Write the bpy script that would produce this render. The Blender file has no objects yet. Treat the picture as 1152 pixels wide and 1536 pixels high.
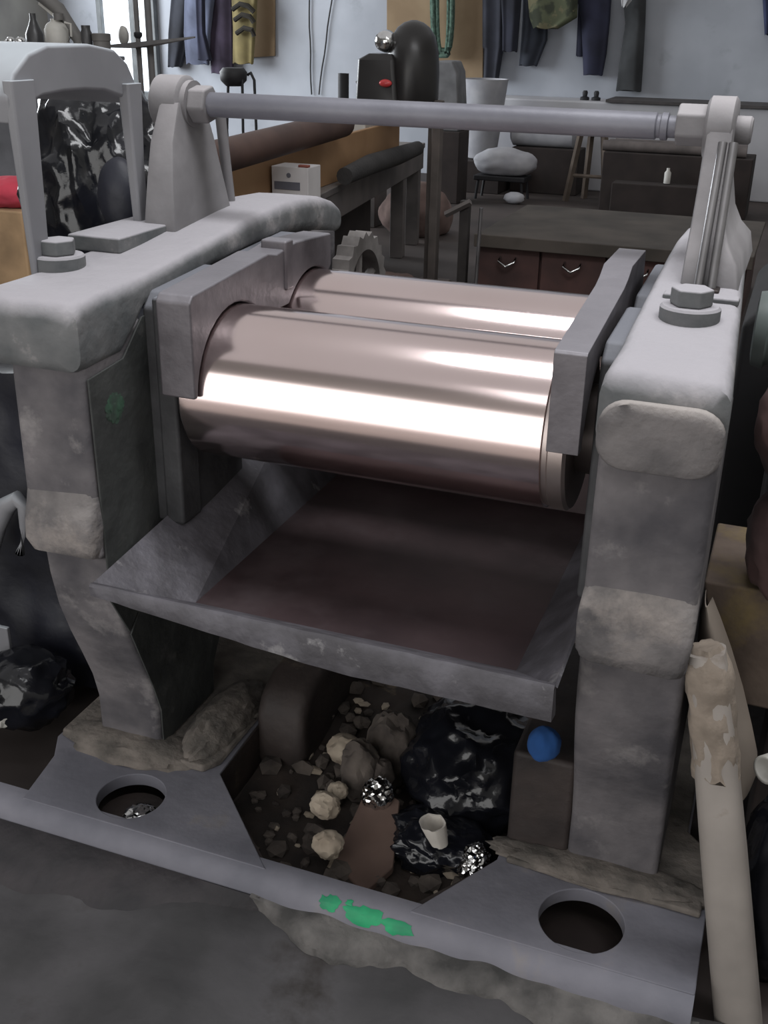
import bpy, bmesh, math, random
from mathutils import Vector, Matrix, noise
random.seed(7)
C = bpy.context.scene.collection
SC = bpy.context.scene
PI = math.pi

# ------------------------------------------------------------------ camera
CAMP = Vector((0.6931933, -1.9402253, 1.69291061))
CR = Vector((0.93575562, 0.35220167, 0.01775953))
CU = Vector((-0.16070104, 0.38105214, 0.91048034))
CD = Vector((-0.31390539, 0.85484107, -0.41317086))
FPX = 1622.64
cam = bpy.data.cameras.new('camera'); cam.sensor_fit = 'VERTICAL'; cam.sensor_height = 24.0
cam.lens = FPX / 1536 * 24.0; cam.clip_start = 0.02; cam.clip_end = 100
co = bpy.data.objects.new('camera', cam); C.objects.link(co)
co.matrix_world = Matrix(((CR.x, CU.x, -CD.x, CAMP.x), (CR.y, CU.y, -CD.y, CAMP.y), (CR.z, CU.z, -CD.z, CAMP.z), (0, 0, 0, 1)))
SC.camera = co

# ------------------------------------------------------------------ light
w = bpy.data.worlds.new('daylight'); SC.world = w; w.use_nodes = True
w.node_tree.nodes['Background'].inputs[0].default_value = (1.0, 0.985, 0.985, 1)
w.node_tree.nodes['Background'].inputs[1].default_value = 0.50
def area(name, loc, rot, sx, sy, power, col=(1, 1, 1)):
    l = bpy.data.lights.new(name, 'AREA'); l.shape = 'RECTANGLE'; l.size = sx; l.size_y = sy
    l.energy = power; l.color = col
    o = bpy.data.objects.new(name, l); C.objects.link(o); o.location = loc; o.rotation_euler = rot
    return o
area('workshop_doorway', (-1.5, -3.7, 1.38), (PI/2, 0, 0), 4.8, 2.7, 82, (1, 0.99, 0.97))      # open doorway behind the camera
area('roof_skylight', (1.0, 0.05, 4.5), (0, 0, 0), 3.6, 1.1, 125, (0.97, 0.98, 1))
area('roof_skylight', (1.4, -3.3, 4.5), (0, 0, 0), 4.4, 1.5, 45, (0.97, 0.98, 1))
area('side_window', (-8.8, 7.0, 2.4), (0, -PI/2, 0), 2.2, 6.0, 520, (0.90, 0.95, 1))
SC.view_settings.view_transform = 'Standard'; SC.view_settings.look = 'None'
SC.view_settings.gamma = 1; SC.view_settings.use_curve_mapping = False
SC.view_settings.exposure = 0.08

# ------------------------------------------------------------------ helpers
def at(x, y, axis, val):
    k = CD + CR * ((x - 576) / FPX) + CU * ((768 - y) / FPX)
    i = 'xyz'.index(axis)
    return CAMP + k * ((val - CAMP[i]) / k[i])

def srgb(c):
    return tuple(((v/255)/12.92 if v/255 <= .04045 else ((v/255+.055)/1.055)**2.4) for v in c) + (1,)

def mat(name, col, col2=None, rough=.7, metal=0., scale=6., bump=.0, bscale=40., dust=None, dustamt=.0, aniso=0., detail=6., contrast=(.35, .65), spots=None, spotscale=3., spotcut=(.6, .7)):
    m = bpy.data.materials.new(name); m.use_nodes = True
    nt = m.node_tree; N = nt.nodes; L = nt.links
    b = N['Principled BSDF']; b.inputs['Roughness'].default_value = rough; b.inputs['Metallic'].default_value = metal
    if aniso: b.inputs['Anisotropic'].default_value = aniso
    tc = N.new('ShaderNodeTexCoord')
    c1 = srgb(col); c2 = srgb(col2 or tuple(v*.8 for v in col))
    nz = N.new('ShaderNodeTexNoise'); nz.inputs['Scale'].default_value = scale; nz.inputs['Detail'].default_value = detail
    L.new(tc.outputs['Object'], nz.inputs['Vector'])
    rp = N.new('ShaderNodeValToRGB'); rp.color_ramp.elements[0].position = contrast[0]; rp.color_ramp.elements[1].position = contrast[1]
    rp.color_ramp.elements[0].color = c2; rp.color_ramp.elements[1].color = c1
    L.new(nz.outputs['Fac'], rp.inputs['Fac'])
    out = rp.outputs['Color']
    def mix(fac, a, colr):
        mx = N.new('ShaderNodeMix'); mx.data_type = 'RGBA'
        L.new(fac, mx.inputs['Factor']); L.new(a, mx.inputs['A']); mx.inputs['B'].default_value = colr
        return mx.outputs['Result']
    if spots:
        n2 = N.new('ShaderNodeTexNoise'); n2.inputs['Scale'].default_value = spotscale; n2.inputs['Detail'].default_value = 9
        n2.inputs['Roughness'].default_value = .65
        L.new(tc.outputs['Object'], n2.inputs['Vector'])
        r2 = N.new('ShaderNodeMapRange'); r2.inputs[1].default_value = spotcut[0]; r2.inputs[2].default_value = spotcut[1]
        L.new(n2.outputs['Fac'], r2.inputs[0]); out = mix(r2.outputs[0], out, srgb(spots))
    if dust:
        ge = N.new('ShaderNodeNewGeometry'); sx = N.new('ShaderNodeSeparateXYZ'); L.new(ge.outputs['Normal'], sx.inputs[0])
        n3 = N.new('ShaderNodeTexNoise'); n3.inputs['Scale'].default_value = 9; n3.inputs['Detail'].default_value = 7
        L.new(tc.outputs['Object'], n3.inputs['Vector'])
        ad = N.new('ShaderNodeMath'); ad.operation = 'MULTIPLY_ADD'; ad.inputs[1].default_value = .5
        L.new(n3.outputs['Fac'], ad.inputs[0]); L.new(sx.outputs['Z'], ad.inputs[2])
        r3 = N.new('ShaderNodeMapRange'); r3.inputs[1].default_value = .45; r3.inputs[2].default_value = 1.15; r3.inputs[4].default_value = dustamt
        L.new(ad.outputs[0], r3.inputs[0]); out = mix(r3.outputs[0], out, srgb(dust))
    L.new(out, b.inputs['Base Color'])
    if bump:
        bn = N.new('ShaderNodeTexNoise'); bn.inputs['Scale'].default_value = bscale; bn.inputs['Detail'].default_value = 6
        L.new(tc.outputs['Object'], bn.inputs['Vector'])
        bp = N.new('ShaderNodeBump'); bp.inputs['Strength'].default_value = bump; bp.inputs['Distance'].default_value = .01
        L.new(bn.outputs['Fac'], bp.inputs['Height']); L.new(bp.outputs[0], b.inputs['Normal'])
    return m

def emit(name, col, s):
    m = bpy.data.materials.new(name); m.use_nodes = True
    b = m.node_tree.nodes['Principled BSDF']; b.inputs['Base Color'].default_value = srgb(col)
    b.inputs['Emission Color'].default_value = srgb(col); b.inputs['Emission Strength'].default_value = s
    return m

def obj(name, bm, m, parent=None, bevel=0, seg=2, smooth=40, label=None, kind=None, sub=0):
    bmesh.ops.recalc_face_normals(bm, faces=bm.faces)
    me = bpy.data.meshes.new(name); bm.to_mesh(me); bm.free()
    me.materials.append(m)
    o = bpy.data.objects.new(name, me); C.objects.link(o)
    if smooth is not None:
        me.polygons.foreach_set('use_smooth', [True]*len(me.polygons))
        me.set_sharp_from_angle(angle=math.radians(smooth))
    if bevel:
        md = o.modifiers.new('bevel', 'BEVEL'); md.width = bevel; md.segments = seg; md.limit_method = 'ANGLE'; md.angle_limit = math.radians(35)
        me.polygons.foreach_set('use_smooth', [True]*len(me.polygons)); md.harden_normals = True
    if sub:
        md = o.modifiers.new('sub', 'SUBSURF'); md.levels = sub; md.render_levels = sub
    if parent:
        o.parent = parent
        if parent.type == 'EMPTY': o.matrix_parent_inverse = Matrix.Translation(-parent.location)
    if label: o['label'] = label
    if kind: o['kind'] = kind
    return o

def tag(o, label, cat, group=None, kind=None):
    o['label'] = label; o['category'] = cat
    if group: o['group'] = group
    if kind: o['kind'] = kind
    return o

def thing(name, label, cat, loc=(0, 0, 0), group=None):
    o = bpy.data.objects.new(name, None); C.objects.link(o); o.location = loc; o.empty_display_size = .1
    return tag(o, label, cat, group)

def BM(): return bmesh.new()

def box(bm, x0, x1, y0, y1, z0, z1, rot=0, piv=None):
    vs = [bm.verts.new(p) for p in ((x0,y0,z0),(x1,y0,z0),(x1,y1,z0),(x0,y1,z0),(x0,y0,z1),(x1,y0,z1),(x1,y1,z1),(x0,y1,z1))]
    for f in ((0,3,2,1),(4,5,6,7),(0,1,5,4),(1,2,6,5),(2,3,7,6),(3,0,4,7)): bm.faces.new([vs[i] for i in f])
    if rot:
        p = Vector(piv or ((x0+x1)/2, (y0+y1)/2, 0)); bmesh.ops.rotate(bm, verts=vs, cent=p, matrix=Matrix.Rotation(rot, 3, 'Z'))
    return bm

def prism(bm, pts, axis, a, b):
    """extrude a 2D outline between a and b along an axis; 2D coords are the two other axes in order"""
    def P(u, v, t): return {'x': (t, u, v), 'y': (u, t, v), 'z': (u, v, t)}[axis]
    A = [bm.verts.new(P(u, v, a)) for u, v in pts]; B = [bm.verts.new(P(u, v, b)) for u, v in pts]
    bm.faces.new(A); bm.faces.new(B)
    n = len(pts)
    for i in range(n): bm.faces.new((A[i], A[(i+1) % n], B[(i+1) % n], B[i]))
    return bm

def loft(bm, rings, cap=True):
    R = [[bm.verts.new(p) for p in r] for r in rings]
    n = len(R[0])
    for a, b in zip(R, R[1:]):
        for i in range(n): bm.faces.new((a[i], a[(i+1) % n], b[(i+1) % n], b[i]))
    if cap: bm.faces.new(R[0]); bm.faces.new(R[-1])
    return bm

def frame_of(d):
    d = Vector(d).normalized(); up = Vector((0, 0, 1)) if abs(d.z) < .95 else Vector((1, 0, 0))
    s = d.cross(up).normalized(); return s, s.cross(d).normalized()

def tube(bm, pts, r, n=16, cap=True):
    pts = [Vector(p) for p in pts]; rings = []
    for i, p in enumerate(pts):
        d = (pts[min(i+1, len(pts)-1)] - pts[max(i-1, 0)])
        s, u = frame_of(d); rr = r[i] if isinstance(r, (list, tuple)) else r
        rings.append([p + s*math.cos(2*PI*k/n)*rr + u*math.sin(2*PI*k/n)*rr for k in range(n)])
    return loft(bm, rings, cap)

def lathe(bm, prof, origin, axis='z', n=32):
    """prof: (t along axis, radius)"""
    o = Vector(origin); rings = []
    ax = {'x': (Vector((1,0,0)), Vector((0,1,0)), Vector((0,0,1))), 'y': (Vector((0,1,0)), Vector((1,0,0)), Vector((0,0,1))), 'z': (Vector((0,0,1)), Vector((1,0,0)), Vector((0,1,0)))}[axis]
    for t, r in prof:
        rings.append([o + ax[0]*t + ax[1]*math.cos(2*PI*k/n)*r + ax[2]*math.sin(2*PI*k/n)*r for k in range(n)])
    return loft(bm, rings)

def rrect(cx0, cx1, cz0, cz1, r, seg=4):
    pts = []
    for (cx, cz, a0) in ((cx1-r, cz1-r, 0), (cx0+r, cz1-r, 90), (cx0+r, cz0+r, 180), (cx1-r, cz0+r, 270)):
        for k in range(seg+1):
            a = math.radians(a0 + 90*k/seg); pts.append((cx + r*math.cos(a), cz + r*math.sin(a)))
    return pts

def blob(bm, c, size, sub=4, amp=.25, freq=2., seed=0, sharp=1., flat=None):
    """crumpled lump: icosphere with ridged noise"""
    ret = bmesh.ops.create_icosphere(bm, subdivisions=sub, radius=1)
    off = Vector((seed*3.17, seed*1.3, seed*7.7)); c = Vector(c)
    for v in ret['verts']:
        n = v.co.normalized()
        d = 0; f = freq; a = amp
        for k in range(3):
            q = noise.noise(n*f + off); d += a*((1-abs(q)*2) if sharp else q); f *= 2.1; a *= .5
        p = n*(1+d)
        v.co = c + Vector((p.x*size[0], p.y*size[1], p.z*size[2]))
        if flat is not None and v.co.z < flat: v.co.z = flat + (v.co.z-flat)*.05
    return bm

# ------------------------------------------------------------------ materials
M = {}
M['frame'] = mat('dusty_cast_iron', (104, 100, 102), (66, 64, 68), rough=.85, scale=7, bump=.6, bscale=24, dust=(158, 155, 158), dustamt=.95, spots=(128, 124, 124), spotscale=9, spotcut=(.56, .74), detail=10)
M['cap'] = mat('dusty_cap_iron', (106, 106, 107), (76, 79, 81), rough=.85, scale=9, bump=.6, bscale=22, dust=(160, 157, 162), dustamt=.92, spots=(140, 136, 136), spotscale=9, spotcut=(.57, .7), detail=10)
M['lug'] = mat('crusted_iron', (110, 106, 106), (72, 70, 72), rough=.9, scale=9, bump=.9, bscale=30, dust=(156, 150, 146), dustamt=.9, spots=(138, 131, 127), spotscale=7, spotcut=(.52, .7), detail=10)
M['guide'] = mat('guide_steel', (104, 100, 104), (78, 74, 78), rough=.55, metal=.35, scale=9, bump=.25, bscale=30, dust=(140, 138, 144), dustamt=.6)
M['bearing'] = mat('dark_housing_iron', (66, 66, 68), (46, 46, 48), rough=.7, scale=8, bump=.4, bscale=24, dust=(118, 120, 128), dustamt=.8)
M['roll'] = mat('polished_roll_steel', (224, 207, 205), (218, 200, 197), rough=.16, metal=1, scale=3)
M['collar'] = mat('worn_roll_collar', (176, 164, 160), (150, 140, 138), rough=.35, metal=.9, scale=8)
M['shaft'] = mat('dark_shaft_steel', (70, 62, 60), rough=.5, metal=.6)
M['bar'] = mat('grey_bar_paint', (110, 110, 118), (96, 96, 104), rough=.5, metal=.2, scale=7, bump=.1)
M['bracket'] = mat('grey_bracket_paint', (120, 118, 120), (102, 100, 102), rough=.75, scale=7, bump=.3, bscale=20, dust=(160, 156, 158), dustamt=.8, detail=10)
M['rod'] = mat('bare_rod_steel', (150, 148, 150), rough=.35, metal=.8)
M['hood'] = mat('grey_hood_paint', (124, 124, 128), (110, 110, 114), rough=.6, scale=4, dust=(166, 172, 178), dustamt=.9)
M['tray'] = mat('stained_tray_steel', (70, 56, 58), (50, 39, 41), rough=.5, metal=.3, scale=4, bump=.15, bscale=12, spots=(84, 74, 76), spotscale=3, spotcut=(.5, .75))
M['trayrim'] = mat('worn_tray_rim', (92, 90, 96), (66, 64, 68), rough=.6, metal=.3, scale=11, bump=.5, bscale=26, spots=(132, 130, 132), spotscale=10, spotcut=(.6, .7))
M['bed'] = mat('bed_iron', (116, 115, 123), (94, 94, 102), rough=.75, scale=5, bump=.35, bscale=18, detail=10, spots=(122, 116, 111), spotscale=5, spotcut=(.58, .72))
M['beddark'] = mat('oily_bed_iron', (60, 51, 48), (36, 30, 29), rough=.7, scale=7, bump=.5, bscale=20, spots=(92, 82, 70), spotscale=6, spotcut=(.58, .7))  # brown bed iron with the pit's shade put into its colour
M['sand'] = mat('caked_dust', (112, 105, 99), (78, 74, 70), rough=1, scale=14, bump=.6, bscale=50, detail=10)
M['concrete'] = mat('oily_concrete', (70, 68, 70), (42, 41, 42), rough=.8, scale=3.2, bump=.55, bscale=12, spots=(32, 27, 24), spotscale=3.2, spotcut=(.52, .66))
M['cement'] = mat('rough_cement', (98, 95, 93), (54, 53, 52), rough=.95, scale=12, bump=.9, bscale=30)
M['floor'] = mat('dark_shop_floor', (78, 69, 66), (48, 42, 40), rough=.75, scale=.9, bump=.3, bscale=5)
M['gear'] = mat('gear_iron', (128, 124, 122), (90, 86, 84), rough=.6, metal=.3, scale=12)
M['green'] = mat('green_paint', (20, 150, 98), (18, 110, 78), rough=.6, scale=12)

# ------------------------------------------------------------------ setting
def struct(name, bm, m, **k):
    o = obj(name, bm, m, **k); o['kind'] = 'structure'; return o
b = BM(); box(b, -9, 5, -6, 11.4, -.1, 0); struct('floor', b, M['floor'])
M['wall'] = mat('stained_plaster', (186, 190, 198), (164, 168, 176), rough=.95, scale=1.2, bump=.1, bscale=6, spots=(142, 146, 152), spotscale=1.6, spotcut=(.6, .75))
b = BM(); box(b, -9, 5, 11.2, 11.4, 0, 5); struct('wall_back', b, M['wall'])
M['wallside'] = mat('grey_side_plaster', (168, 166, 160), (146, 144, 140), rough=.95, scale=1.5)
b = BM(); box(b, -9.2, -9, -6, 11.4, 0, 5); struct('wall_left', b, M['wallside'])
b = BM(); box(b, 3.2, 3.4, -3.8, 11.4, 0, 5); struct('wall_right', b, M['wallside'])
b = BM(); box(b, -9, -3.95, -4.0, -3.8, 0, 5); box(b, .95, 3.2, -4.0, -3.8, 0, 5); box(b, -3.95, .95, -4.0, -3.8, 2.78, 5); struct('wall_front', b, M['wallside'])

M['apron'] = mat('pale_worn_concrete', (166, 158, 152), (140, 134, 130), rough=.8, scale=1.5)
b = BM(); box(b, -9, 3.2, -3.8, -1.61, 0, .012); struct('floor_apron', b, M['apron'])  # unseen pale floor strip added to brighten the reflection low on the rolls
WY = 11.2
# bright window with a mullion
M['pane'] = emit('daylit_pane', (236, 244, 252), 1.3)
M['winframe'] = mat('grey_window_frame', (120, 124, 126), rough=.6)
def window(n, px0, px1, py_bot, mull):
    root = bpy.data.objects.new('window_%d' % n, None); C.objects.link(root); root['kind'] = 'structure'
    A = at(px0, py_bot, 'y', WY); B = at(px1, py_bot, 'y', WY); root.location = (A.x, WY, A.z)
    z0 = A.z; z1 = 3.4
    b = BM(); box(b, A.x, B.x, WY-.03, WY, z0, z1); obj('pane', b, M['pane'], root)
    for x in [A.x, B.x] + mull:
        b = BM(); box(b, x-.035, x+.035, WY-.09, WY, z0-.06, z1); obj('frame_post', b, M['winframe'], root, bevel=.008)
    b = BM(); box(b, A.x-.06, B.x+.06, WY-.16, WY, z0-.1, z0-.0); obj('sill', b, M['winframe'], root, bevel=.01)
window(1, 163, 240, 134, [at(205, 60, 'y', WY).x])
window(2, -120, 4, 60, [])

# low white partition along the right of the back wall
M['white'] = mat('whitewashed_block', (196, 196, 200), (176, 176, 182), rough=.9, scale=1.5)
pL = at(700, 150, 'y', 10.7); pR = at(1140, 162, 'y', 10.7)
b = BM(); box(b, pL.x, 5, 10.6, 11.2, 0, pR.z); struct('wall_partition', b, M['white'], bevel=.02)
M['ledge'] = mat('dark_ledge', (84, 80, 80), rough=.8)
b = BM(); box(b, pL.x+1.6, 5, 10.56, 11.2, pR.z+.001, pR.z+.03); struct('trim_1', b, M['ledge'])

# foreground concrete plinth, bumpy
def gridsurf(bm, x0, x1, y0, y1, nx, ny, zf, zb):
    V = [[bm.verts.new((x0+(x1-x0)*i/nx, y0+(y1-y0)*j/ny, 0)) for i in range(nx+1)] for j in range(ny+1)]
    for r in V:
        for v in r: v.co.z = zf(v.co.x, v.co.y)
    for j in range(ny):
        for i in range(nx): bm.faces.new((V[j][i], V[j][i+1], V[j+1][i+1], V[j+1][i]))
    rim = [V[0][i] for i in range(nx+1)] + [V[j][nx] for j in range(1, ny+1)] + [V[ny][i] for i in range(nx-1, -1, -1)] + [V[j][0] for j in range(ny-1, 0, -1)]
    low = [bm.verts.new((v.co.x, v.co.y, zb)) for v in rim]
    for i in range(len(rim)): bm.faces.new((rim[i], rim[(i+1) % len(rim)], low[(i+1) % len(rim)], low[i]))
    bm.faces.new(low)
def zc(x, y):
    p = Vector((x*3, y*3, 0))
    return .045 + .022*noise.noise(p) + .010*noise.noise(p*3.1) + .004*noise.noise(p*9)
b = BM(); gridsurf(b, -2.2, 1.6, -1.6, -.40, 150, 60, zc, -.005); struct('floor_plinth', b, M['concrete'])
# rough cement fillet packed against the bed plate front
def fillet(bm, x0, x1, n=120):
    rings = []
    for i in range(n+1):
        t = i/n; x = x0+(x1-x0)*t
        wv = .05 + .03*noise.noise(Vector((x*7, 0, 0))) + .012*noise.noise(Vector((x*25, 3, 0)))
        e = min(1, t*8, (1-t)*8); wv *= e
        yf = -.464
        h = .080 + .012*noise.noise(Vector((x*12, 5, 0)))
        rings.append([(x, yf+.02, .0), (x, yf+.02, h), (x, yf-.005, h*.98), (x, yf-wv*.6, h*.9+.01*noise.noise(Vector((x*30, 1, 0)))), (x, yf-wv, h*.72), (x, yf-wv-.004, .0)])
    loft(bm, rings)
b = BM(); fillet(b, -.12, .76); struct('floor_fillet', b, M['cement'], smooth=60)
M['oil'] = mat('oily_dirt', (48, 44, 46), (28, 26, 29), rough=.75, scale=8, bump=.7, bscale=24)  # dark dirt strip with the shadow under the rail put into its colour
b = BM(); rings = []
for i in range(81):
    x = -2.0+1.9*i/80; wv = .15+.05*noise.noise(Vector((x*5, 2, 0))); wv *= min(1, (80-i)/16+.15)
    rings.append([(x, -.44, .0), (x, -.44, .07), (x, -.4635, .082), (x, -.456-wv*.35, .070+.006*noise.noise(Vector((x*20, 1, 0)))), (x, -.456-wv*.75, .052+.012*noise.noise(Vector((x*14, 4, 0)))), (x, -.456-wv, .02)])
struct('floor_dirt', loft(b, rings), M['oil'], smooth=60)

# ------------------------------------------------------------------ the two roll mill
mill = thing('rolling_mill', 'large grey two roll mill with polished steel rolls in the middle of the picture', 'machine', (0, 0, .12))

# bed plate: two pads with round holes joined by rails round an open pit
def bedplate():
    bm = BM(); zt, zb = .12, .0
    return bm
def pad(pts, hole, name):
    """flat plate outline (x,y) with a round hole, thickness .05"""
    bm = BM(); cx, cy, r = hole; n = 48
    ang = [2*PI*k/n for k in range(n)]
    def ray(a):
        best = 9
        d = (math.cos(a), math.sin(a))
        for (p, q) in zip(pts, pts[1:]+pts[:1]):
            ex, ey = q[0]-p[0], q[1]-p[1]; den = d[0]*ey - d[1]*ex
            if abs(den) < 1e-9: continue
            t = ((p[0]-cx)*ey - (p[1]-cy)*ex)/den; s = ((p[0]-cx)*d[1] - (p[1]-cy)*d[0])/den
            if t > 0 and -1e-6 <= s <= 1+1e-6: best = min(best, t)
        return best
    angs = sorted(set(ang + [math.atan2(p[1]-cy, p[0]-cx) % (2*PI) for p in pts]))
    z1, z0 = .12, .088
    rings = [[], [], [], []]
    for a in angs:
        t = ray(a); d = (math.cos(a), math.sin(a))
        rings[0].append((cx+d[0]*r, cy+d[1]*r, z0)); rings[1].append((cx+d[0]*r, cy+d[1]*r, z1))
        rings[2].append((cx+d[0]*t, cy+d[1]*t, z1)); rings[3].append((cx+d[0]*t, cy+d[1]*t, z0))
    R = [[bm.verts.new(p) for p in q] for q in rings]; m = len(angs)
    for a, b2 in ((0, 1), (1, 2), (2, 3), (3, 0)):
        for i in range(m): bm.faces.new((R[a][i], R[a][(i+1) % m], R[b2][(i+1) % m], R[b2][i]))
    return bm
bed = obj('bed_plate', loft(BM(), [[(x, y, z) for (y, z) in ((-.462, .03), (-.462, .068), (-.4575, .088), (-.447, .1055), (-.431, .1155), (-.41, .119), (-.395, .119), (-.395, .03))] for x in (-2.0, -1, 0, .745)]), M['bed'], mill, smooth=60)
lp = [(-.70, -.422), (-.105, -.422), (-.338, -.185), (-.345, .0), (-.345, .80), (-.76, .80), (-.765, -.205), (-.728, -.27)]
rp = [(.745, -.422), (.745, -.06), (.69, -.01), (.69, .80), (.335, .80), (.325, -.22), (.205, -.422)]
obj('foot_pad', pad(lp, (-.483, -.327, .075), 'l'), M['bed'], mill, bevel=.0025)
obj('foot_pad', pad(rp, (.521, -.321, .082), 'r'), M['bed'], mill, bevel=.0025)
b = BM(); lathe(b, [(0, .078), (.045, .078)], (-.483, -.327, .02), 'z', 24); obj('hole_dirt', b, M['beddark'], mill)
b = BM(); lathe(b, [(0, .085), (.025, .085)], (.521, -.321, .02), 'z', 24); obj('hole_dirt', b, M['shaft'], mill)
# inner walls of the pit
b = BM(); prism(b, [(-.36, -.19), (-.338, -.19), (-.34, .02), (-.34, .8), (-.37, .8)], 'z', 0, .115); obj('pit_wall', b, M['beddark'], mill)
b = BM(); prism(b, [(-.345, -.18), (-.33, -.20), (-.115, -.40), (-.13, -.43), (-.36, -.2)], 'z', 0, .112); obj('pit_wall', b, M['beddark'], mill)
b = BM(); prism(b, [(.33, -.22), (.36, -.22), (.37, .8), (.34, .8)], 'z', 0, .115); obj('pit_wall', b, M['beddark'], mill)
b = BM(); prism(b, [(.20, -.40), (.33, -.21), (.35, -.23), (.24, -.42)], 'z', 0, .112); obj('pit_wall', b, M['beddark'], mill)
# cast cross rib with a rounded top at the left of the pit
b = BM(); prism(b, [(.0, .0), (.0, .16), (.03, .21), (.10, .24), (.5, .24), (.5, 0)], 'x', -.345, -.215); obj('cross_rib', b, M['beddark'], mill, bevel=.03, seg=4)
b = BM(); box(b, .33, .46, -.17, .3, .115, .36); obj('frame_pedestal', b, M['beddark'], mill, bevel=.012)
# caked dust round the left foot
b = BM(); blob(b, (-.58, -.17, .12), (.16, .07, .034), sub=4, amp=.12, freq=2.5, seed=2); obj('dust_heap', b, M['sand'], mill, smooth=60)
b = BM(); blob(b, (-.415, -.02, .135), (.055, .15, .045), sub=4, amp=.15, freq=3, seed=5); obj('dust_heap', b, M['sand'], mill, smooth=60)
b = BM(); blob(b, (.53, -.185, .128), (.20, .045, .016), sub=4, amp=.15, freq=3, seed=8); obj('dust_heap', b, M['sand'], mill, smooth=60)
# foot flanges under the two frames, a low step on the bed
b = BM(); prism(b, [(-.755, -.20), (-.375, -.20), (-.350, -.16), (-.350, .82), (-.755, .82)], 'z', .12, .14); obj('foot_flange', b, M['sand'], mill, bevel=.006)
b = BM(); prism(b, [(.345, -.225), (.735, -.235), (.735, -.05), (.685, 0), (.685, .78), (.345, .78)], 'z', .12, .134); obj('foot_flange', b, M['sand'], mill, bevel=.005)
# green paint splashed over the rounded front edge
EDGE = [(-.4625, .068), (-.458, .0885), (-.4475, .106), (-.4313, .116), (-.41, .1197)]
def edge_pt(t):
    t = max(0, min(3.999, t*4)); i = int(t); f = t-i; p, q = EDGE[i], EDGE[i+1]; return p[0]+(q[0]-p[0])*f, p[1]+(q[1]-p[1])*f
for (x, hw, t0, ht, sd) in ((.045, .024, .52, .2, 1), (.118, .042, .46, .24, 2), (.19, .036, .42, .17, 3), (.085, .008, .66, .08, 4)):
    b = BM(); top = []; low = []; n = 26
    for k in range(n):
        a = 2*PI*k/n; rr = 1 + .45*noise.noise(Vector((math.cos(a)*1.6, math.sin(a)*1.6, sd*3.3))) + .25*noise.noise(Vector((math.cos(a)*4, math.sin(a)*4, sd)))
        top.append((x+hw*math.cos(a)*rr, t0+ht*math.sin(a)*rr))
    rings = []
    for sc in (1, .66, .33, .02):
        ring = []
        for (px_, pt_) in top:
            xx = x+(px_-x)*sc; tt = t0+(pt_-t0)*sc; y, z = edge_pt(tt); e = .0012 if sc < 1 else .0002
            ring.append((xx, y-e, z+e))
        rings.append(ring)
    loft(b, rings, cap=False); obj('paint_splash', b, M['green'], mill, label='bright green paint splash', smooth=60)

CAP = [(-.345, 1.185, 1.112), (-.335, 1.208, 1.09), (-.31, 1.22, 1.082), (-.2, 1.222, 1.085), (-.15, 1.224, 1.12), (-.11, 1.226, 1.16), (.1, 1.242, 1.187), (.25, 1.258, 1.195), (.4, 1.272, 1.2), (.55, 1.281, 1.2), (.7, 1.276, 1.185), (.8, 1.262, 1.165), (.87, 1.243, 1.15), (.90, 1.225, 1.155), (.915, 1.20, 1.17)]
def side_frame(xi, xo_f, xo_r, cap_xo, sgn):
    """xi inner face, xo outer face of the post; profile in (y, z)"""
    prof = [(-.325, 1.10), (-.33, .70), (-.296, .69), (-.290, .62), (-.275, .54), (-.248, .46), (-.215, .38), (-.188, .31), (-.172, .24), (-.172, .105),
            (.09, .105), (.10, .22), (.16, .30), (.25, .34), (.40, .34), (.50, .29), (.55, .20), (.56, .105), (.80, .105), (.80, .30), (.86, .55), (.88, .8), (.88, 1.17),
            (.72, 1.19), (.70, .74), (-.10, .74), (-.115, 1.15)]
    fr = obj('side_frame', prism(BM(), prof, 'x', xi, xo_f), M['frame'], mill, bevel=.014, seg=3)
    for v in fr.data.vertices:
        if v.co.y > .5 and abs(v.co.x-xo_f) < 1e-5: v.co.x = xo_r
    rings = []
    for (y, zt, zb) in CAP:
        t = (y+.345)/1.26; xo = cap_xo + (xo_r-cap_xo)*t
        e = .02 if y in (-.345, .915) else .0
        a, c = min(xi-sgn*.006, xo), max(xi-sgn*.006, xo)
        rings.append([(x, y, z) for x, z in rrect(a+e, c-e, zb, zt, min(.03, (zt-zb)*.38), 4)])
    obj('frame_cap', loft(BM(), rings), M['cap'], fr, smooth=50)
    # rough lug on the front post
    a, c = min(xi, xo_f), max(xi, xo_f)
    lr = []
    for (z, d, e) in ((.695, -.03, .02), (.703, -.008, .006), (.73, .004, -.002), (.77, .004, -.004), (.80, -.002, -.003), (.83, -.014, -.001), (.86, -.026, .004)):
        ring = rrect(a+e, c-e, -.345-d+.0, -.25, .018, 3)
        lr.append([(x + .004*noise.noise(Vector((x*40, yy*40, z*40))), yy + .012*noise.noise(Vector((x*22, yy*10, z*30))), z) for x, yy in ring])
    obj('post_lug', loft(BM(), lr), M['lug'], fr, smooth=50)
    return fr
fl = side_frame(-.50, -.665, -.66, -.745, -1)
fr = side_frame(.458, .642, .585, .648, 1)
# worn oval end boss on the right cap, square-edged on the left
b = BM(); rings = []
for (y, s) in ((-.33, 1.0), (-.352, 1.0), (-.358, .94), (-.360, .7)):
    cx, cz = .551, 1.122; hx, hz = .095*s, .056*s
    rings.append([(x, y + .003*noise.noise(Vector((x*60, z*60, 1))), z) for x, z in rrect(cx-hx, cx+hx, cz-hz, cz+hz, hz*.8, 6)])
obj('end_boss', loft(b, rings), M['lug'], fr, smooth=50)

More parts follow.
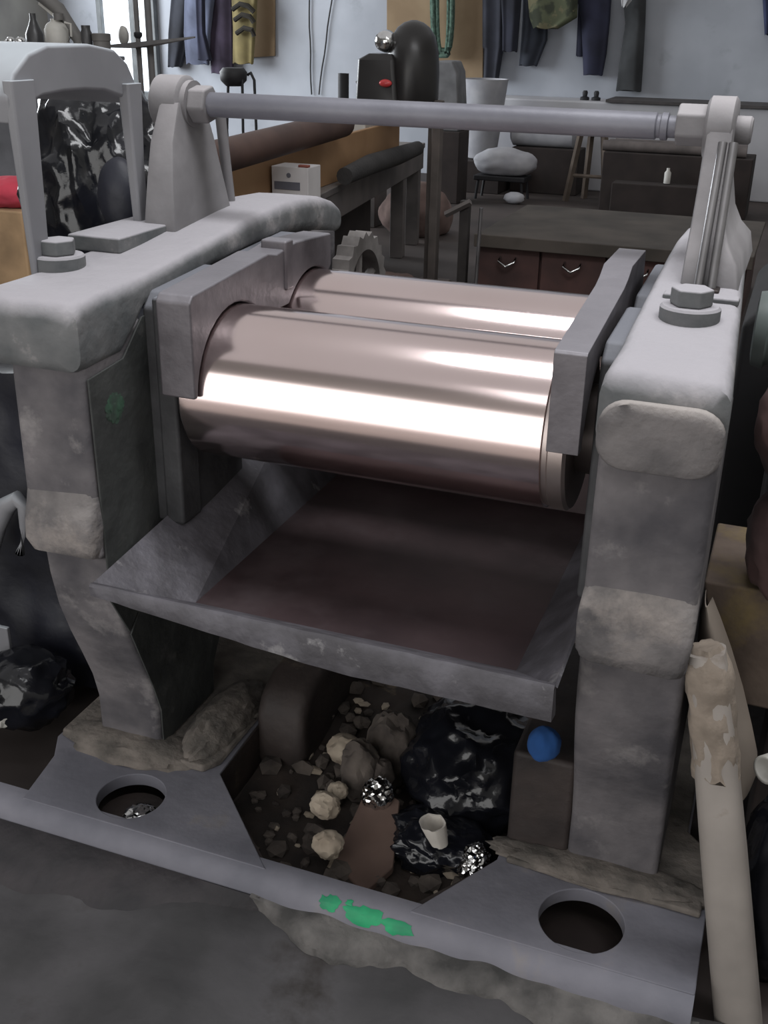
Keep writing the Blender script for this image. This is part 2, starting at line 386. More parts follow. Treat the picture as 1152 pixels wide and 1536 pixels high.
def hexnut(bm, c, r, h, axis='z', n=6, ph=0):
    pts = []
    for k in range(n): pts.append((r*math.cos(2*PI*k/n+ph), r*math.sin(2*PI*k/n+ph)))
    if axis == 'z': prism(bm, [(c[0]+u, c[1]+v) for u, v in pts], 'z', c[2], c[2]+h)
    else: prism(bm, [(c[1]+u, c[2]+v) for u, v in pts], 'x', c[0], c[0]+h)
def big_bolt(x, y, z, par):
    wq = obj('washer', lathe(BM(), [(-.01, .052), (.026, .052), (.03, .048)], (x, y, z), 'z', 28), M['cap'], par, smooth=40)
    b = BM(); hexnut(b, (x, y, z+.03), .037, .03); obj('cap_bolt', b, M['cap'], par, bevel=.004)
M['inner'] = mat('dark_oily_casting', (62, 64, 63), (42, 44, 44), rough=.75, scale=8, bump=.5, bscale=22, spots=(84, 84, 82), spotscale=9, spotcut=(.6, .74), detail=10)  # darker colour for thin plates laid over the frame's inner faces
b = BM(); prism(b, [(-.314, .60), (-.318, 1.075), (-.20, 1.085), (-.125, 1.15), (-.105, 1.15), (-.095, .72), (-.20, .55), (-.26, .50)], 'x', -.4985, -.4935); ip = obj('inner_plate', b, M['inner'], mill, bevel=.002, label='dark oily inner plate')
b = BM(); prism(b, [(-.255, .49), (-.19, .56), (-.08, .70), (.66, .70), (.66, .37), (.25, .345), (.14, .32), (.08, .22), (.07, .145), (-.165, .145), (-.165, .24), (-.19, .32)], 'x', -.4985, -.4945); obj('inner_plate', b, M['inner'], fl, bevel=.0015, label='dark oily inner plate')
q = at(172, 612, 'x', -.493); b = BM(); blob(b, (-.4934, q.y, q.z), (.0012, .02, .019), sub=4, amp=.5, freq=2.5, seed=77); obj('paint_splash', b, mat('faded_green_paint', (54, 88, 68), (50, 64, 56), rough=.8, scale=30), ip, label='faded green paint splash')
big_bolt(-.695, -.10, 1.222, fl)
big_bolt(.545, -.02, 1.226, fr)
b = BM(); box(b, .485, .62, .08, .115, 1.236, 1.25); obj('cap_rib', b, M['cap'], fr, bevel=.005)

# bearing housings
for s, xa, xb in ((-1, -.50, -.435), (1, .415, .46)):
    for (y0, y1, top) in ((-.115, .165, 1.195), (.225, .55, 1.205)):
        b = BM(); prism(b, [(y0, .70), (y0, top-.03), (y0+.03, top), (y1-.03, top+.012), (y1, top-.02), (y1, .70)], 'x', xa, xb)
        obj('bearing_housing', b, M['bearing'], mill, bevel=.008)

# rolls
ROLLS = ((0, 1.0), (.386, 1.0))
R = .16
for i, (y, z) in enumerate(ROLLS):
    prof = [(-.405, .13), (-.405, R-.006), (-.399, R), (.332, R), (.335, R-.005), (.341, R-.005), (.344, R), (.372, R), (.378, R-.006), (.378, .1)]
    ro = obj('roll', lathe(BM(), prof[:4] + [(.334, R-.004)], (0, y, z), 'x', 160), M['roll'], mill, smooth=30, label=['polished steel roll at the front of the mill', 'polished steel roll behind the front roll'][i])
    obj('roll_collar', lathe(BM(), [(.33, .12), (.333, R-.005), (.343, R-.005), (.346, R-.0005), (.372, R-.0005), (.378, R-.006), (.379, .1)], (0, y, z), 'x', 96), M['collar'], ro, smooth=30)
    obj('roll_shaft', lathe(BM(), [(-.52, .085), (.52, .085)], (0, y, z), 'x', 40), M['shaft'], ro)

# stock guides hugging the rolls
def arc(cy, cz, r, a0, a1, n=14):
    return [(cy + r*math.cos(math.radians(a0+(a1-a0)*k/n)), cz + r*math.sin(math.radians(a0+(a1-a0)*k/n))) for k in range(n+1)]
def guide(x0, x1, yf, zfront, zbot, top):
    pts = [(yf, zbot), (yf, zfront)] + top
    back = arc(.386, 1.0, R+.004, 55, 140) + arc(0, 1.0, R+.004, 40, 180-math.degrees(math.asin(min(1, (zbot-1.0)/R))))
    return prism(BM(), pts + back, 'x', x0, x1)
g = obj('stock_guide', guide(-.428, -.352, -.178, 1.20, 1.01, [(-.165, 1.214), (.16, 1.236), (.20, 1.228), (.30, 1.238), (.50, 1.226), (.50, 1.15)]), M['guide'], mill, bevel=.005)
b = BM(); box(b, -.41, -.346, .235, .275, 1.14, 1.25); obj('guide_clip', b, M['guide'], g, bevel=.006)
g = obj('stock_guide', guide(.348, .405, -.19, 1.192, 1.015, [(-.185, 1.197), (.16, 1.235), (.20, 1.245), (.24, 1.262), (.42, 1.262), (.44, 1.17)]), M['guide'], mill, bevel=.004)
b = BM(); box(b, -.475, -.43, -.12, -.04, .70, 1.19); obj('guide_backing', b, M['bearing'], mill, bevel=.008)

# gear rim seen behind the left cap
b = BM(); n = 44
def ringpts(r, x): return [(x, .93 + r*math.cos(2*PI*k/n), .99 + r*math.sin(2*PI*k/n)) for k in range(n)]
Rr = [[b.verts.new(p) for p in ringpts(r, x)] for r, x in ((.115, -.48), (.115, -.43))]
Ro = [[b.verts.new((x, .93 + (.165 if k % 2 else .15)*math.cos(2*PI*k/n), .99 + (.165 if k % 2 else .15)*math.sin(2*PI*k/n))) for k in range(n)] for x in (-.48, -.43)]
for i in range(n):
    j = (i+1) % n
    b.faces.new((Rr[0][i], Rr[0][j], Rr[1][j], Rr[1][i])); b.faces.new((Ro[0][i], Ro[0][j], Ro[1][j], Ro[1][i]))
    for q in (0, 1): b.faces.new((Rr[q][i], Rr[q][j], Ro[q][j], Ro[q][i]))
gr = obj('gear_rim', b, M['gear'], mill, smooth=25)
for k in range(5):
    a = 2*PI*k/5+.3; b = BM(); tube(b, [(-.455, .93+.03*math.cos(a), .99+.03*math.sin(a)), (-.455, .93+.12*math.cos(a), .99+.12*math.sin(a))], .013, 8); obj('gear_spoke', b, M['gear'], gr)
obj('gear_hub', lathe(BM(), [(-.49, .045), (-.42, .045)], (0, .93, .99), 'x', 24), M['gear'], gr)

# emergency bar, its nuts and brackets
BY, BZ = .35, 1.515
sb = obj('stop_bar', lathe(BM(), [(-.60, .0265), (.405, .0255), (.408, .022), (.414, .022), (.416, .026), (.428, .026), (.43, .021), (.45, .021)], (0, BY, BZ), 'x', 32), M['bar'], mill, smooth=30)
b = BM(); hexnut(b, (-.625, BY, BZ), .043, .045, 'x', 6, .2); obj('bar_nut', b, M['bracket'], sb, bevel=.006)
obj('bar_washer', lathe(BM(), [(-.645, .05), (-.622, .05)], (0, BY, BZ), 'x', 24), M['bracket'], sb)
b = BM(); hexnut(b, (.445, BY, BZ+.005), .04, .062, 'x', 6, .5); obj('bar_nut', b, M['bracket'], sb, bevel=.005)
obj('bar_end', lathe(BM(), [(.54, .026), (.582, .026), (.586, .022)], (0, BY, BZ), 'x', 24), M['bracket'], sb, smooth=40)
def bracket(levels, eye):
    bm = BM(); rings = []
    for (z, x0, x1, y0, y1) in levels:
        rings.append([(x, y, z) for x, y in rrect(x0, x1, y0, y1, .008, 2)])
    loft(bm, rings)
    o = obj('bar_bracket', bm, M['bracket'], mill, smooth=35)
    b2 = lathe(BM(), [(eye[0]+.0, .052), (eye[0]+.006, .06), (eye[1]-.006, .06), (eye[1], .052)], (0, BY, BZ), 'x', 36)
    obj('bracket_eye', b2, M['bracket'], o, smooth=40)
    return o
br = bracket([(1.245, .505, .612, .17, .62), (1.29, .506, .603, .18, .60), (1.32, .506, .582, .20, .55), (1.36, .506, .567, .23, .50), (1.42, .506, .558, .26, .46), (1.52, .506, .556, .292, .41)], (.500, .556))
bl = bracket([(1.235, -.69, -.605, .205, .49), (1.28, -.688, -.608, .21, .475), (1.36, -.685, -.615, .225, .455), (1.44, -.682, -.622, .245, .435), (1.52, -.68, -.63, .292, .41)], (-.712, -.635))
for dx in (-.012, .012):
    b = BM(); tube(b, [(.552+dx, .155, 1.25), (.552+dx*.8, .245, 1.50)], .0085, 12); obj('spring_rod', b, M['rod'], br)
b = BM(); box(b, .525, .58, .135, .175, 1.24, 1.252); obj('rod_socket', b, M['shaft'], br, bevel=.004)
b = BM(); tube(b, [(-.635, .525, 1.26), (-.645, .50, 1.53)], .013, 14); obj('spring_rod', b, M['bracket'], bl)

# arched guard standing on the left cap
HX = -.715
arch = [(-.165, 1.50), (-.13, 1.53), (-.07, 1.548), (0, 1.553), (.07, 1.553), (.14, 1.548), (.215, 1.53), (.25, 1.515),
        (.262, 1.56), (.235, 1.60), (.19, 1.628), (.10, 1.640), (-.04, 1.640), (-.10, 1.625), (-.15, 1.592), (-.175, 1.55)]
hood = obj('guard_hood', prism(BM(), arch, 'x', HX, HX-.50), M['hood'], mill, bevel=.008)
b = BM(); loft(b, [[(x, y, 1.215) for x, y in rrect(-.728, -.712, -.155, -.105, .004, 1)], [(x, y, 1.58) for x, y in rrect(-.73, -.706, -.172, -.10, .004, 1)]]); obj('guard_leg', b, M['hood'], hood, bevel=.002)
b = BM(); loft(b, [[(x, y, 1.25) for x, y in rrect(-.728, -.706, .225, .262, .004, 1)], [(x, y, 1.40) for x, y in rrect(-.728, -.704, .215, .258, .004, 1)], [(x, y, 1.56) for x, y in rrect(-.73, -.70, .205, .262, .004, 1)]]); obj('guard_leg', b, M['hood'], hood, bevel=.002)
b = BM(); box(b, -.76, -.63, .02, .30, 1.235, 1.268); obj('base_shim', b, M['cap'], fl, bevel=.005)

# ------------------------------------------------------------------ drip tray
tray = thing('drip_tray', 'dark steel drip tray with flared sides under the front roll', 'tray', (0, 0, .58))
FL = [(-.335, -.25, .60), (.34, -.25, .60), (.34, .50, .60), (-.335, .50, .60)]
RM = [(-.478, -.395, .685), (.440, -.405, .685), (.442, .52, .79), (-.455, .50, .79)]
def slab(bm, q, th):
    n = (Vector(q[1])-Vector(q[0])).cross(Vector(q[2])-Vector(q[0])).normalized()*th
    A = [bm.verts.new(p) for p in q]; B = [bm.verts.new(Vector(p)-n) for p in q]
    bm.faces.new(A); bm.faces.new(B)
    for i in range(4): bm.faces.new((A[i], A[(i+1) % 4], B[(i+1) % 4], B[i]))
    return bm
obj('tray_floor', slab(BM(), FL, .006), M['tray'], tray)
for i, nm in ((0, 'tray_front'), (1, 'tray_side'), (2, 'tray_back'), (3, 'tray_side')):  # back wall is unseen, added to block light from the tray floor
    j = (i+1) % 4
    obj(nm, slab(BM(), [RM[i], RM[j], FL[j], FL[i]], .005), M['tray'] if i == 2 else M['trayrim'], tray)
b = BM(); rings = []
nn = 60
for i in range(nn+1):
    t = i/nn; x = RM[0][0]+(RM[1][0]-RM[0][0])*t; y = RM[0][1]+(RM[1][1]-RM[0][1])*t
    h = .022 + .046*min(1, t*1.8); wob = .003*noise.noise(Vector((x*20, 0, 0)))
    rings.append([(x, y+.008, .686), (x, y-.003+wob, .689), (x, y-.008+wob, .684), (x, y-.006+wob, .685-h), (x, y+.03, .685-h-.008), (x, y+.03, .685-h)])
obj('tray_lip', loft(b, rings), M['trayrim'], tray, smooth=50)
b = BM(); prism(b, [(-.37, .62), (-.25, .575), (.45, .575), (.45, .597), (-.24, .597)], 'x', -.30, .30); obj('tray_support', b, M['beddark'], tray)

# ------------------------------------------------------------------ helpers for the surroundings
def unit(x, y, Y): return (at(x+1, y, 'y', Y) - at(x, y, 'y', Y)).length
def cloth(rows, Y, depth=.16, folds=5, seed=1, n=40):
    """hanging garment: closed shell; rows of (py, px_left, px_right)"""
    bm = BM(); rings = []
    R2 = []
    for (a, b2) in zip(rows, rows[1:]):
        for k in range(6): R2.append(tuple(a[i]+(b2[i]-a[i])*k/6 for i in range(3)))
    R2.append(rows[-1])
    for (py, pl, pr) in R2:
        L = at(pl, py, 'y', Y); Rr = at(pr, py, 'y', Y); z = (L.z+Rr.z)/2; cx = (L.x+Rr.x)/2; hx = (Rr.x-L.x)/2; ring = []
        for k in range(n):
            a = 2*PI*k/n
            f = 1 + .28*math.sin(a*folds + seed*2 + 1.5*noise.noise(Vector((seed, z*1.5, 0)))) * (1 if math.sin(a) < 0 else .3)
            ring.append((cx + hx*math.copysign(abs(math.cos(a))**.7, math.cos(a)), Y + depth*.5*math.sin(a)*f, z + .01*math.sin(a*folds)))
        rings.append(ring)
    return loft(bm, rings)
def fabric(name, c, c2=None, sc=3): return mat(name, c, c2 or tuple(v*.72 for v in c), rough=.95, scale=sc, bump=.2, bscale=9)
def lathe_px(bm, x, top, bot, half, Y, prof, n=24):
    B = at(x, bot, 'y', Y); T = at(x, top, 'y', Y); h = T.z-B.z; r = half*unit(x, bot, Y)
    return lathe(bm, [(t*h, q*r) for t, q in prof], (B.x, Y, B.z), 'z', n), B

# ---- clothes on the back wall
WC = 11.08
G1 = 'clothes hanging on the back wall'
def garment(name, label, cat, rows, col, Y=WC, **k):
    o = obj(name, cloth(rows, Y, **k), fabric(name+'_cloth', col, k.get('c2')) , smooth=70)
    return tag(o, label, cat, G1)
garment('coat', 'charcoal coat hanging leftmost among the clothes on the back wall', 'coat', [(-40, 262, 292), (0, 258, 292), (50, 254, 286), (100, 254, 272)], (52, 54, 62), seed=1)
garment('overalls', 'slate blue overalls hanging beside the charcoal coat', 'clothes', [(-40, 278, 318), (0, 277, 322), (50, 276, 316), (96, 280, 314)], (106, 112, 134), Y=WC-.10, seed=2, depth=.10)
garment('trousers', 'dark navy trousers hanging against the slate blue overalls', 'trousers', [(-40, 293, 308), (0, 294, 307), (50, 296, 308), (90, 297, 318)], (48, 50, 70), Y=WC-.25, seed=3, depth=.08)
garment('jacket', 'dark purple jacket hanging beside the cardboard sheet', 'jacket', [(-40, 312, 350), (0, 312, 348), (60, 314, 349), (110, 318, 350)], (76, 66, 84), Y=WC-.02, seed=4, depth=.12)
garment('shirt', 'olive yellow shirt with black stripes hanging over the left cardboard', 'shirt', [(-40, 349, 382), (0, 348, 386), (40, 350, 384), (95, 350, 380)], (128, 116, 78), Y=WC-.14, seed=5, depth=.12)
sh = bpy.data.objects['shirt']
M['stripe'] = fabric('black_stripe', (44, 40, 34))
for (y0, dx) in ((6, 0), (22, 3), (42, 6)):
    b = BM(); tube(b, [at(349+dx, y0+8, 'y', WC-.27), at(360+dx, y0, 'y', WC-.29), at(372+dx, y0+3, 'y', WC-.29), at(381, y0+12, 'y', WC-.27)], .03, 8); obj('stripe', b, M['stripe'], sh, label='black stripe')
garment('coat', 'long dark grey coat hanging at the right edge of the tan cardboard', 'coat', [(-40, 725, 756), (0, 724, 758), (70, 724, 756), (74, 727, 755), (118, 726, 748)], (58, 60, 70), seed=6)
garment('jacket', 'black blue padded jacket hanging beside the long grey coat', 'jacket', [(-40, 752, 780), (0, 752, 782), (40, 754, 779), (77, 754, 776)], (44, 46, 58), Y=WC-.18, seed=7, depth=.12)
garment('trousers', 'dark charcoal trousers hanging below the camouflage shirt', 'trousers', [(-40, 786, 822), (30, 784, 822), (60, 782, 821), (98, 779, 806)], (54, 58, 68), seed=8)
M['camo'] = mat('camouflage_cloth', (78, 82, 62), (50, 54, 42), rough=.95, scale=5, contrast=(.45, .52), spots=(96, 92, 70), spotscale=4, spotcut=(.55, .58))
o = obj('shirt', cloth([(-40, 795, 866), (0, 792, 867), (25, 794, 866), (42, 800, 838)], WC-.2, seed=9, depth=.12), M['camo'], smooth=70); tag(o, 'camouflage green shirt hanging between the dark jackets', 'shirt', G1)
garment('trousers', 'dark blue trousers with two long legs hanging on the grey wall', 'trousers', [(-40, 868, 914), (0, 866, 917), (30, 872, 915), (80, 874, 910), (112, 875, 904)], (50, 52, 72), seed=10, folds=3)
garment('sleeve', 'dark blue sleeve hanging left of the long blue trousers', 'clothes', [(0, 868, 880), (45, 866, 880), (84, 864, 877)], (44, 46, 62), Y=WC+.075, seed=11, depth=.05)
garment('trousers', 'grey black flared trousers hanging rightmost of the clothes in view', 'trousers', [(-40, 940, 968), (0, 935, 969), (35, 938, 968), (90, 930, 965), (136, 924, 962)], (68, 70, 72), seed=12, folds=3)
o = obj('cloth_scrap', cloth([(-30, 930, 950), (0, 932, 948), (10, 933, 940)], WC-.2, depth=.08), fabric('white_scrap', (186, 186, 188))); tag(o, 'white scrap of cloth above the grey black trousers', 'cloth')
garment('trousers', 'navy clothing edge hanging at the right border of the picture', 'clothes', [(-30, 1140, 1175), (0, 1144, 1175), (52, 1147, 1172)], (60, 66, 96), seed=13)

# ---- cardboard, rope and wires on the wall
M['card'] = mat('tan_cardboard', (150, 130, 104), (136, 116, 92), rough=.95, scale=3)
def sheet(name, label, cat, q, Y, m, th=.03):
    P4 = [at(x, y, 'y', Y) for x, y in q]; bm = BM()
    A = [bm.verts.new(p) for p in P4]; B = [bm.verts.new(p + Vector((0, th, 0))) for p in P4]
    bm.faces.new(A); bm.faces.new(B)
    for i in range(len(q)): bm.faces.new((A[i], A[(i+1) % len(q)], B[(i+1) % len(q)], B[i]))
    return tag(obj(name, bm, m, smooth=None, bevel=.006), label, cat)
sheet('cardboard_sheet', 'narrow tan cardboard sheet on the wall beside the striped shirt', 'cardboard', [(362, -30), (412, -30), (412, 84), (366, 87)], 11.15, M['card'])
sheet('cardboard_sheet', 'wide tan cardboard sheet on the wall behind the green rope', 'cardboard', [(580, -30), (726, -30), (724, 117), (682, 117), (640, 104), (580, 60)], 11.15, M['card'])
M['rope'] = mat('green_rope', (92, 118, 104), (52, 70, 62), rough=.9, scale=30)
b = BM()
for k in range(9):
    t = k/8; xl = 650+3*t+4*math.sin(k*2.1); xr = 680-5*t+3*math.sin(k*3.3); yb = 84-11*((k*5) % 8)/8
    pts = []
    for j in range(17):
        a = PI*j/16
        pts.append(at((xl+xr)/2-(xr-xl)/2*math.cos(a), -30+(yb+30)*min(1, math.sin(a)*1.15)**.6, 'y', 11.02-.015*k))
    tube(b, pts, .022, 8)
tag(obj('rope_coil', b, M['rope']), 'coil of green rope hanging on the tan cardboard', 'rope')
M['wire'] = mat('black_wire', (50, 50, 52), rough=.6)
for (p, q, lb) in (((463, -20), (467, 142), 'straight dark wire hanging down the pale wall'), ((500, -20), (478, 142), 'slanting dark wire right of the straight wire')):
    b = BM(); tube(b, [at(p[0]+(q[0]-p[0])*k/8 + .6*math.sin(k*1.7), p[1]+(q[1]-p[1])*k/8, 'y', 11.17) for k in range(9)], .009, 6)
    tag(obj('hanging_wire', b, M['wire']), lb, 'wire')

# ---- left bench with plank, roller and small goods
M['steel'] = mat('grey_bench_steel', (104, 98, 96), (80, 76, 75), rough=.7, scale=4, dust=(132, 126, 122), dustamt=.6)
M['wood'] = mat('yellow_plank', (158, 124, 90), (140, 107, 75), rough=.8, scale=2.5, bump=.1)
BZt = .80
A = at(490, 287, 'z', BZt); B_ = at(638, 214, 'z', BZt); d = (B_-A).normalized(); nrm = Vector((-d.y, d.x, 0))    # nrm points left
bench = thing('workbench', 'long grey steel workbench behind the left end of the mill', 'workbench', ((A+B_)/2 - Vector((0, 0, BZt))))
def bx(bm, s0, s1, t0, t1, z0, z1, O=A, dd=d, nn=nrm):
    vs = []
    for z in (z0, z1):
        for s, t in ((s0, t0), (s1, t0), (s1, t1), (s0, t1)): 
            p = O + dd*s + nn*t; vs.append(bm.verts.new((p.x, p.y, z)))
    for f in ((0,3,2,1),(4,5,6,7),(0,1,5,4),(1,2,6,5),(2,3,7,6),(3,0,4,7)): bm.faces.new([vs[i] for i in f])
    return bm
LB = (B_-A).length
obj('bench_top', bx(BM(), -.55, LB, 0, .95, BZt-.04, BZt), M['steel'], bench, bevel=.006)
obj('channel_beam', bx(BM(), -.55, LB, .01, .06, BZt-.20, BZt-.04), M['steel'], bench, bevel=.006)
for sx in (-.45, 2.25, LB-.1):
    for tt in (.02, .82):
        obj('leg', bx(BM(), sx-.05, sx+.06, tt, tt+.1, 0, BZt-.04), M['steel'], bench, bevel=.006)
M['darkcrate'] = mat('dark_crate', (52, 44, 42), rough=.9)
b = bx(BM(), -.4, 1.9, .2, .7, .02, .55); tag(obj('storage_crate', b, M['darkcrate'], bevel=.01), 'dark crate standing under the grey workbench', 'crate')
T1 = at(345, 246, 'z', 1.06); T2 = at(600, 181, 'z', 1.06); d2 = (T2-T1).normalized(); n2 = Vector((-d2.y, d2.x, 0)); L2 = (T2-T1).length
plank = thing('plank_box', 'long yellow brown wooden plank box lying along the workbench', 'plank', (T1.x, T1.y, BZt))
obj('front_plank', bx(BM(), -.5, L2, 0, .035, BZt, 1.06, T1, d2, n2), M['wood'], plank, bevel=.006)
obj('end_plank', bx(BM(), L2-.04, L2, .035, .32, BZt, 1.06, T1, d2, n2), M['wood'], plank, bevel=.006)
M['brownpipe'] = mat('brown_pipe', (84, 62, 54), (68, 48, 42), rough=.6, scale=5)
b = BM(); P0 = at(300, 243, 'z', 1.15); P1 = at(514, 186, 'z', 1.15); tube(b, [P0+(P0-P1)*.3, P1], .072, 20)
tag(obj('roller_pipe', b, M['brownpipe'], smooth=40), 'dark brown roller pipe lying behind the yellow plank', 'pipe')
M['whiteplastic'] = mat('white_plastic', (222, 220, 214), rough=.5)
b = BM(); q = at(527, 186, 'z', 1.06); box(b, q.x-.10, q.x+.12, q.y-.05, q.y+.2, BZt+.2, 1.09); tag(obj('white_block', b, M['whiteplastic'], bevel=.01), 'small white block at the end of the brown roller', 'block')
b = BM(); tube(b, [at(333, 213, 'y', 3.4), at(372, 210, 'y', 3.4)], .022, 14); tag(obj('tube_lamp', b, M['whiteplastic'], smooth=40), 'short white tube beside the rod at the left bracket', 'tube')
# white carton
M['carton'] = mat('white_carton', (204, 200, 200), (190, 186, 186), rough=.8)
M['greyprint'] = mat('grey_print', (112, 112, 122), rough=.8); M['redprint'] = mat('red_lid', (150, 84, 72), rough=.8)
YB = 3.3
c0 = at(408, 292, 'y', YB); c1 = at(462, 252, 'y', YB)
ct = thing('carton', 'white carton with a grey round mark on the workbench', 'carton', (c0.x+.05, YB, BZt))
obj('carton_body', box(BM(), c0.x, c1.x, YB, YB+.16, BZt, c1.z), M['carton'], ct, bevel=.004)
cc = at(433, 263, 'y', YB); obj('round_mark', lathe(BM(), [(-.003, .012), (.002, .012)], (cc.x, YB, cc.z), 'y', 20), M['greyprint'], ct)
l0 = at(412, 283, 'y', YB); l1 = at(450, 274, 'y', YB); obj('grey_band', box(BM(), l0.x, l1.x, YB-.003, YB+.01, l0.z, l1.z), M['greyprint'], ct)
r0 = at(447, 252, 'y', YB); obj('red_tab', box(BM(), r0.x, c1.x, YB, YB+.03, c1.z, c1.z+.012), M['redprint'], ct, bevel=.003)
b = BM(); tube(b, [at(x, y, 'y', 3.45) for x, y in ((376, 252), (378, 244), (386, 238), (395, 237), (400, 242))], .009, 10); o = tag(obj('white_hook', b, M['whiteplastic'], smooth=60), 'curved white handle leaning on the yellow plank', 'handle')
M['skin'] = mat('tan_clamp', (178, 140, 114), rough=.7)
b = BM(); tube(b, [at(x, y, 'y', 4.9) for x, y in ((532, 238), (534, 224), (533, 214), (542, 212), (548, 218), (546, 230))], .016, 10); tag(obj('bent_clamp', b, M['skin'], smooth=60), 'tan bent clamp against the yellow plank', 'clamp')
M['mat'] = mat('dark_rubber_roll', (60, 58, 58), rough=.85, scale=5, bump=.4)
b = BM(); P0 = at(507, 264, 'z', .86)-nrm*-.02-nrm*.06; P1 = at(618, 222, 'z', .86)-nrm*.04; tube(b, [P0, P0.lerp(P1, .3)+Vector((0,0,.012)), P0.lerp(P1, .7), P1], [.05, .062, .06, .05], 14); tag(obj('rubber_roll', b, M['mat'], smooth=50), 'dark rolled rubber sheet lying on the workbench', 'rubber')

# ---- pedestal machine with black domed housing
M['blackgloss'] = mat('black_gloss', (40, 38, 38), (30, 28, 28), rough=.32, scale=5)
M['chrome'] = mat('chrome', (225, 225, 225), rough=.12, metal=1)
M['redglow'] = mat('red_lens', (214, 70, 72), rough=.3)
M['column'] = mat('brown_grey_column', (100, 92, 88), (78, 72, 69), rough=.8, scale=5)
PY = 5.5
F = at(648, 428, 'z', 0); PY = F.y
pm = thing('pedestal_machine', 'black domed machine on a grey column with a chrome lamp and red light', 'machine', (F.x, PY, 0))
b = BM(); t0 = at(650, 150, 'y', PY); box(b, F.x-.03, F.x+.03, PY-.04, PY+.04, 0, t0.z); obj('column', b, M['column'], pm, bevel=.008)
b = BM(); box(b, F.x-.085, F.x-.05, PY+.05, PY+.09, 0, t0.z); obj('column', b, M['column'], pm, bevel=.006)
b = BM(); box(b, F.x-.12, F.x+.1, PY-.1, PY+.12, 0, .03); obj('base_plate', b, M['column'], pm, bevel=.006)
u = unit(620, 100, PY); cz = at(618, 150, 'y', PY); ct_ = at(618, 30, 'y', PY)
b = BM(); hh = ct_.z-cz.z
lathe(b, [(-.05, 36*u), (.02, 38*u), (hh*.35, 38*u), (hh*.62, 36*u), (hh*.8, 31*u), (hh*.91, 23*u), (hh*.97, 14*u), (hh, 4*u)], (cz.x, PY, cz.z), 'z', 28); obj('housing', b, M['blackgloss'], pm, smooth=60)
q = at(565, 148, 'y', PY-.05); q1 = at(598, 90, 'y', PY-.05)
b = BM(); loft(b, [[(x, y, q.z-.04) for x, y in rrect(q.x-22*u, q.x+44*u, PY-.2, PY+.05, .03)], [(x, y, q1.z) for x, y in rrect(q.x-20*u, q.x+36*u, PY-.18, PY+.05, .03)], [(x, y, q1.z+8*u) for x, y in rrect(q.x-6*u, q.x+30*u, PY-.15, PY+.05, .02)]]); obj('motor_box', b, M['blackgloss'], pm, smooth=50, bevel=.006)
q = at(576, 62, 'y', PY-.12); b = BM(); lathe(b, [(-.03, 8*u), (-.01, 13*u), (.05, 15*u), (.10, 9*u)], (q.x, PY-.12, q.z), 'y', 24); obj('chrome_lamp', b, M['chrome'], pm, smooth=60, label='chrome round lamp')
q = at(577, 125, 'y', PY-.22); b = BM(); blob(b, (q.x, PY-.205, q.z), (9*u, .02, 5*u), sub=3, amp=.05); obj('red_light', b, M['redglow'], pm, smooth=60, label='small red light')
q = at(541, 133, 'y', PY-.1); b = BM(); tube(b, [(q.x-.02, PY-.1, q.z+.05), (q.x+.012, PY-.1, q.z), (q.x+.02, PY-.1, q.z-.06)], .018, 10); obj('chrome_handle', b, M['chrome'], pm, smooth=60, label='chrome handle')
# black cup on the wall shelf
M['black'] = mat('matt_black', (36, 36, 40), rough=.6)
b = BM(); lathe_px(b, 515, 110, 190, 7.5, 7.4, [(0, 1), (1, 1), (1, .8), (.3, .75)]); tag(obj('black_tin', b, M['black'], smooth=40), 'slim black tin standing behind the grey bar', 'tin')
b = BM(); q = at(515, 192, 'y', 7.4); box(b, q.x-.5, q.x+.35, 7.3, 7.6, 0, q.z); tag(obj('storage_cabinet', b, M['steel'], bevel=.01), 'grey cabinet behind the yellow plank carrying a black tin', 'cabinet')

# ---- black stool with tube frame
b = BM(); st = None
st = thing('tube_stool', 'black stool with bent tube legs behind the left bar nut', 'stool', (at(360, 230, 'y', 6.0).x, 6.0, 0))
s0 = at(350, 108, 'y', 6); s1 = at(360, 122, 'y', 6); q = at(350, 215, 'y', 6)
obj('seat', lathe(BM(), [(-.10, .06), (-.06, .10), (0, .105), (.03, .08)], (s0.x, 6, s0.z), 'z', 24), M['black'], st, smooth=50)
for (xa, dx) in ((345, 0), (366, 10), (384, 16)):
    a = at(xa-12, 112, 'y', 6); a1 = at(xa, 116, 'y', 6); bq = at(xa+dx*.3, 195, 'y', 6)
    b = BM(); tube(b, [(a.x, 6, a.z), ((a.x+a1.x)/2, 6-.02, a.z+.015), (a1.x, 6-.03, a1.z-.02), (bq.x, 6-.05, bq.z), (bq.x+.03, 6-.05, 0)], .011, 10); obj('leg', b, M['black'], st, smooth=60)

# ---- far floor clutter in the middle
M['pale'] = mat('pale_plastic', (180, 180, 184), (160, 160, 166), rough=.7)
b = BM(); lathe_px(b, 722, 118, 236, 32, 10.1, [(0, .62), (.02, .66), (.97, 1), (1, 1.03), (1, .96), (.5, .8)]); tag(obj('bucket', b, M['pale'], smooth=50), 'white plastic bucket against the back wall', 'bucket')
q = at(722, 237, 'y', 10.1); b = BM(); box(b, q.x-.3, q.x+.28, 9.85, 10.35, 0, q.z-.01); tag(obj('wooden_block', b, M['darkcrate'], bevel=.01), 'dark block under the white bucket', 'block')
M['greybox'] = mat('grey_box', (122, 122, 124), rough=.8)
p0 = at(652, 160, 'y', 9.0); p1 = at(688, 92, 'y', 9.0); b = BM(); zb_ = at(652, 196, 'y', 9.0).z; prism(b, [(p0.x, zb_), (p1.x+.03, zb_), (p1.x+.02, p0.z), (p1.x-.01, p1.z-.1), (p1.x-.06, p1.z), (p0.x, p1.z)], 'y', 9.0, 9.3)
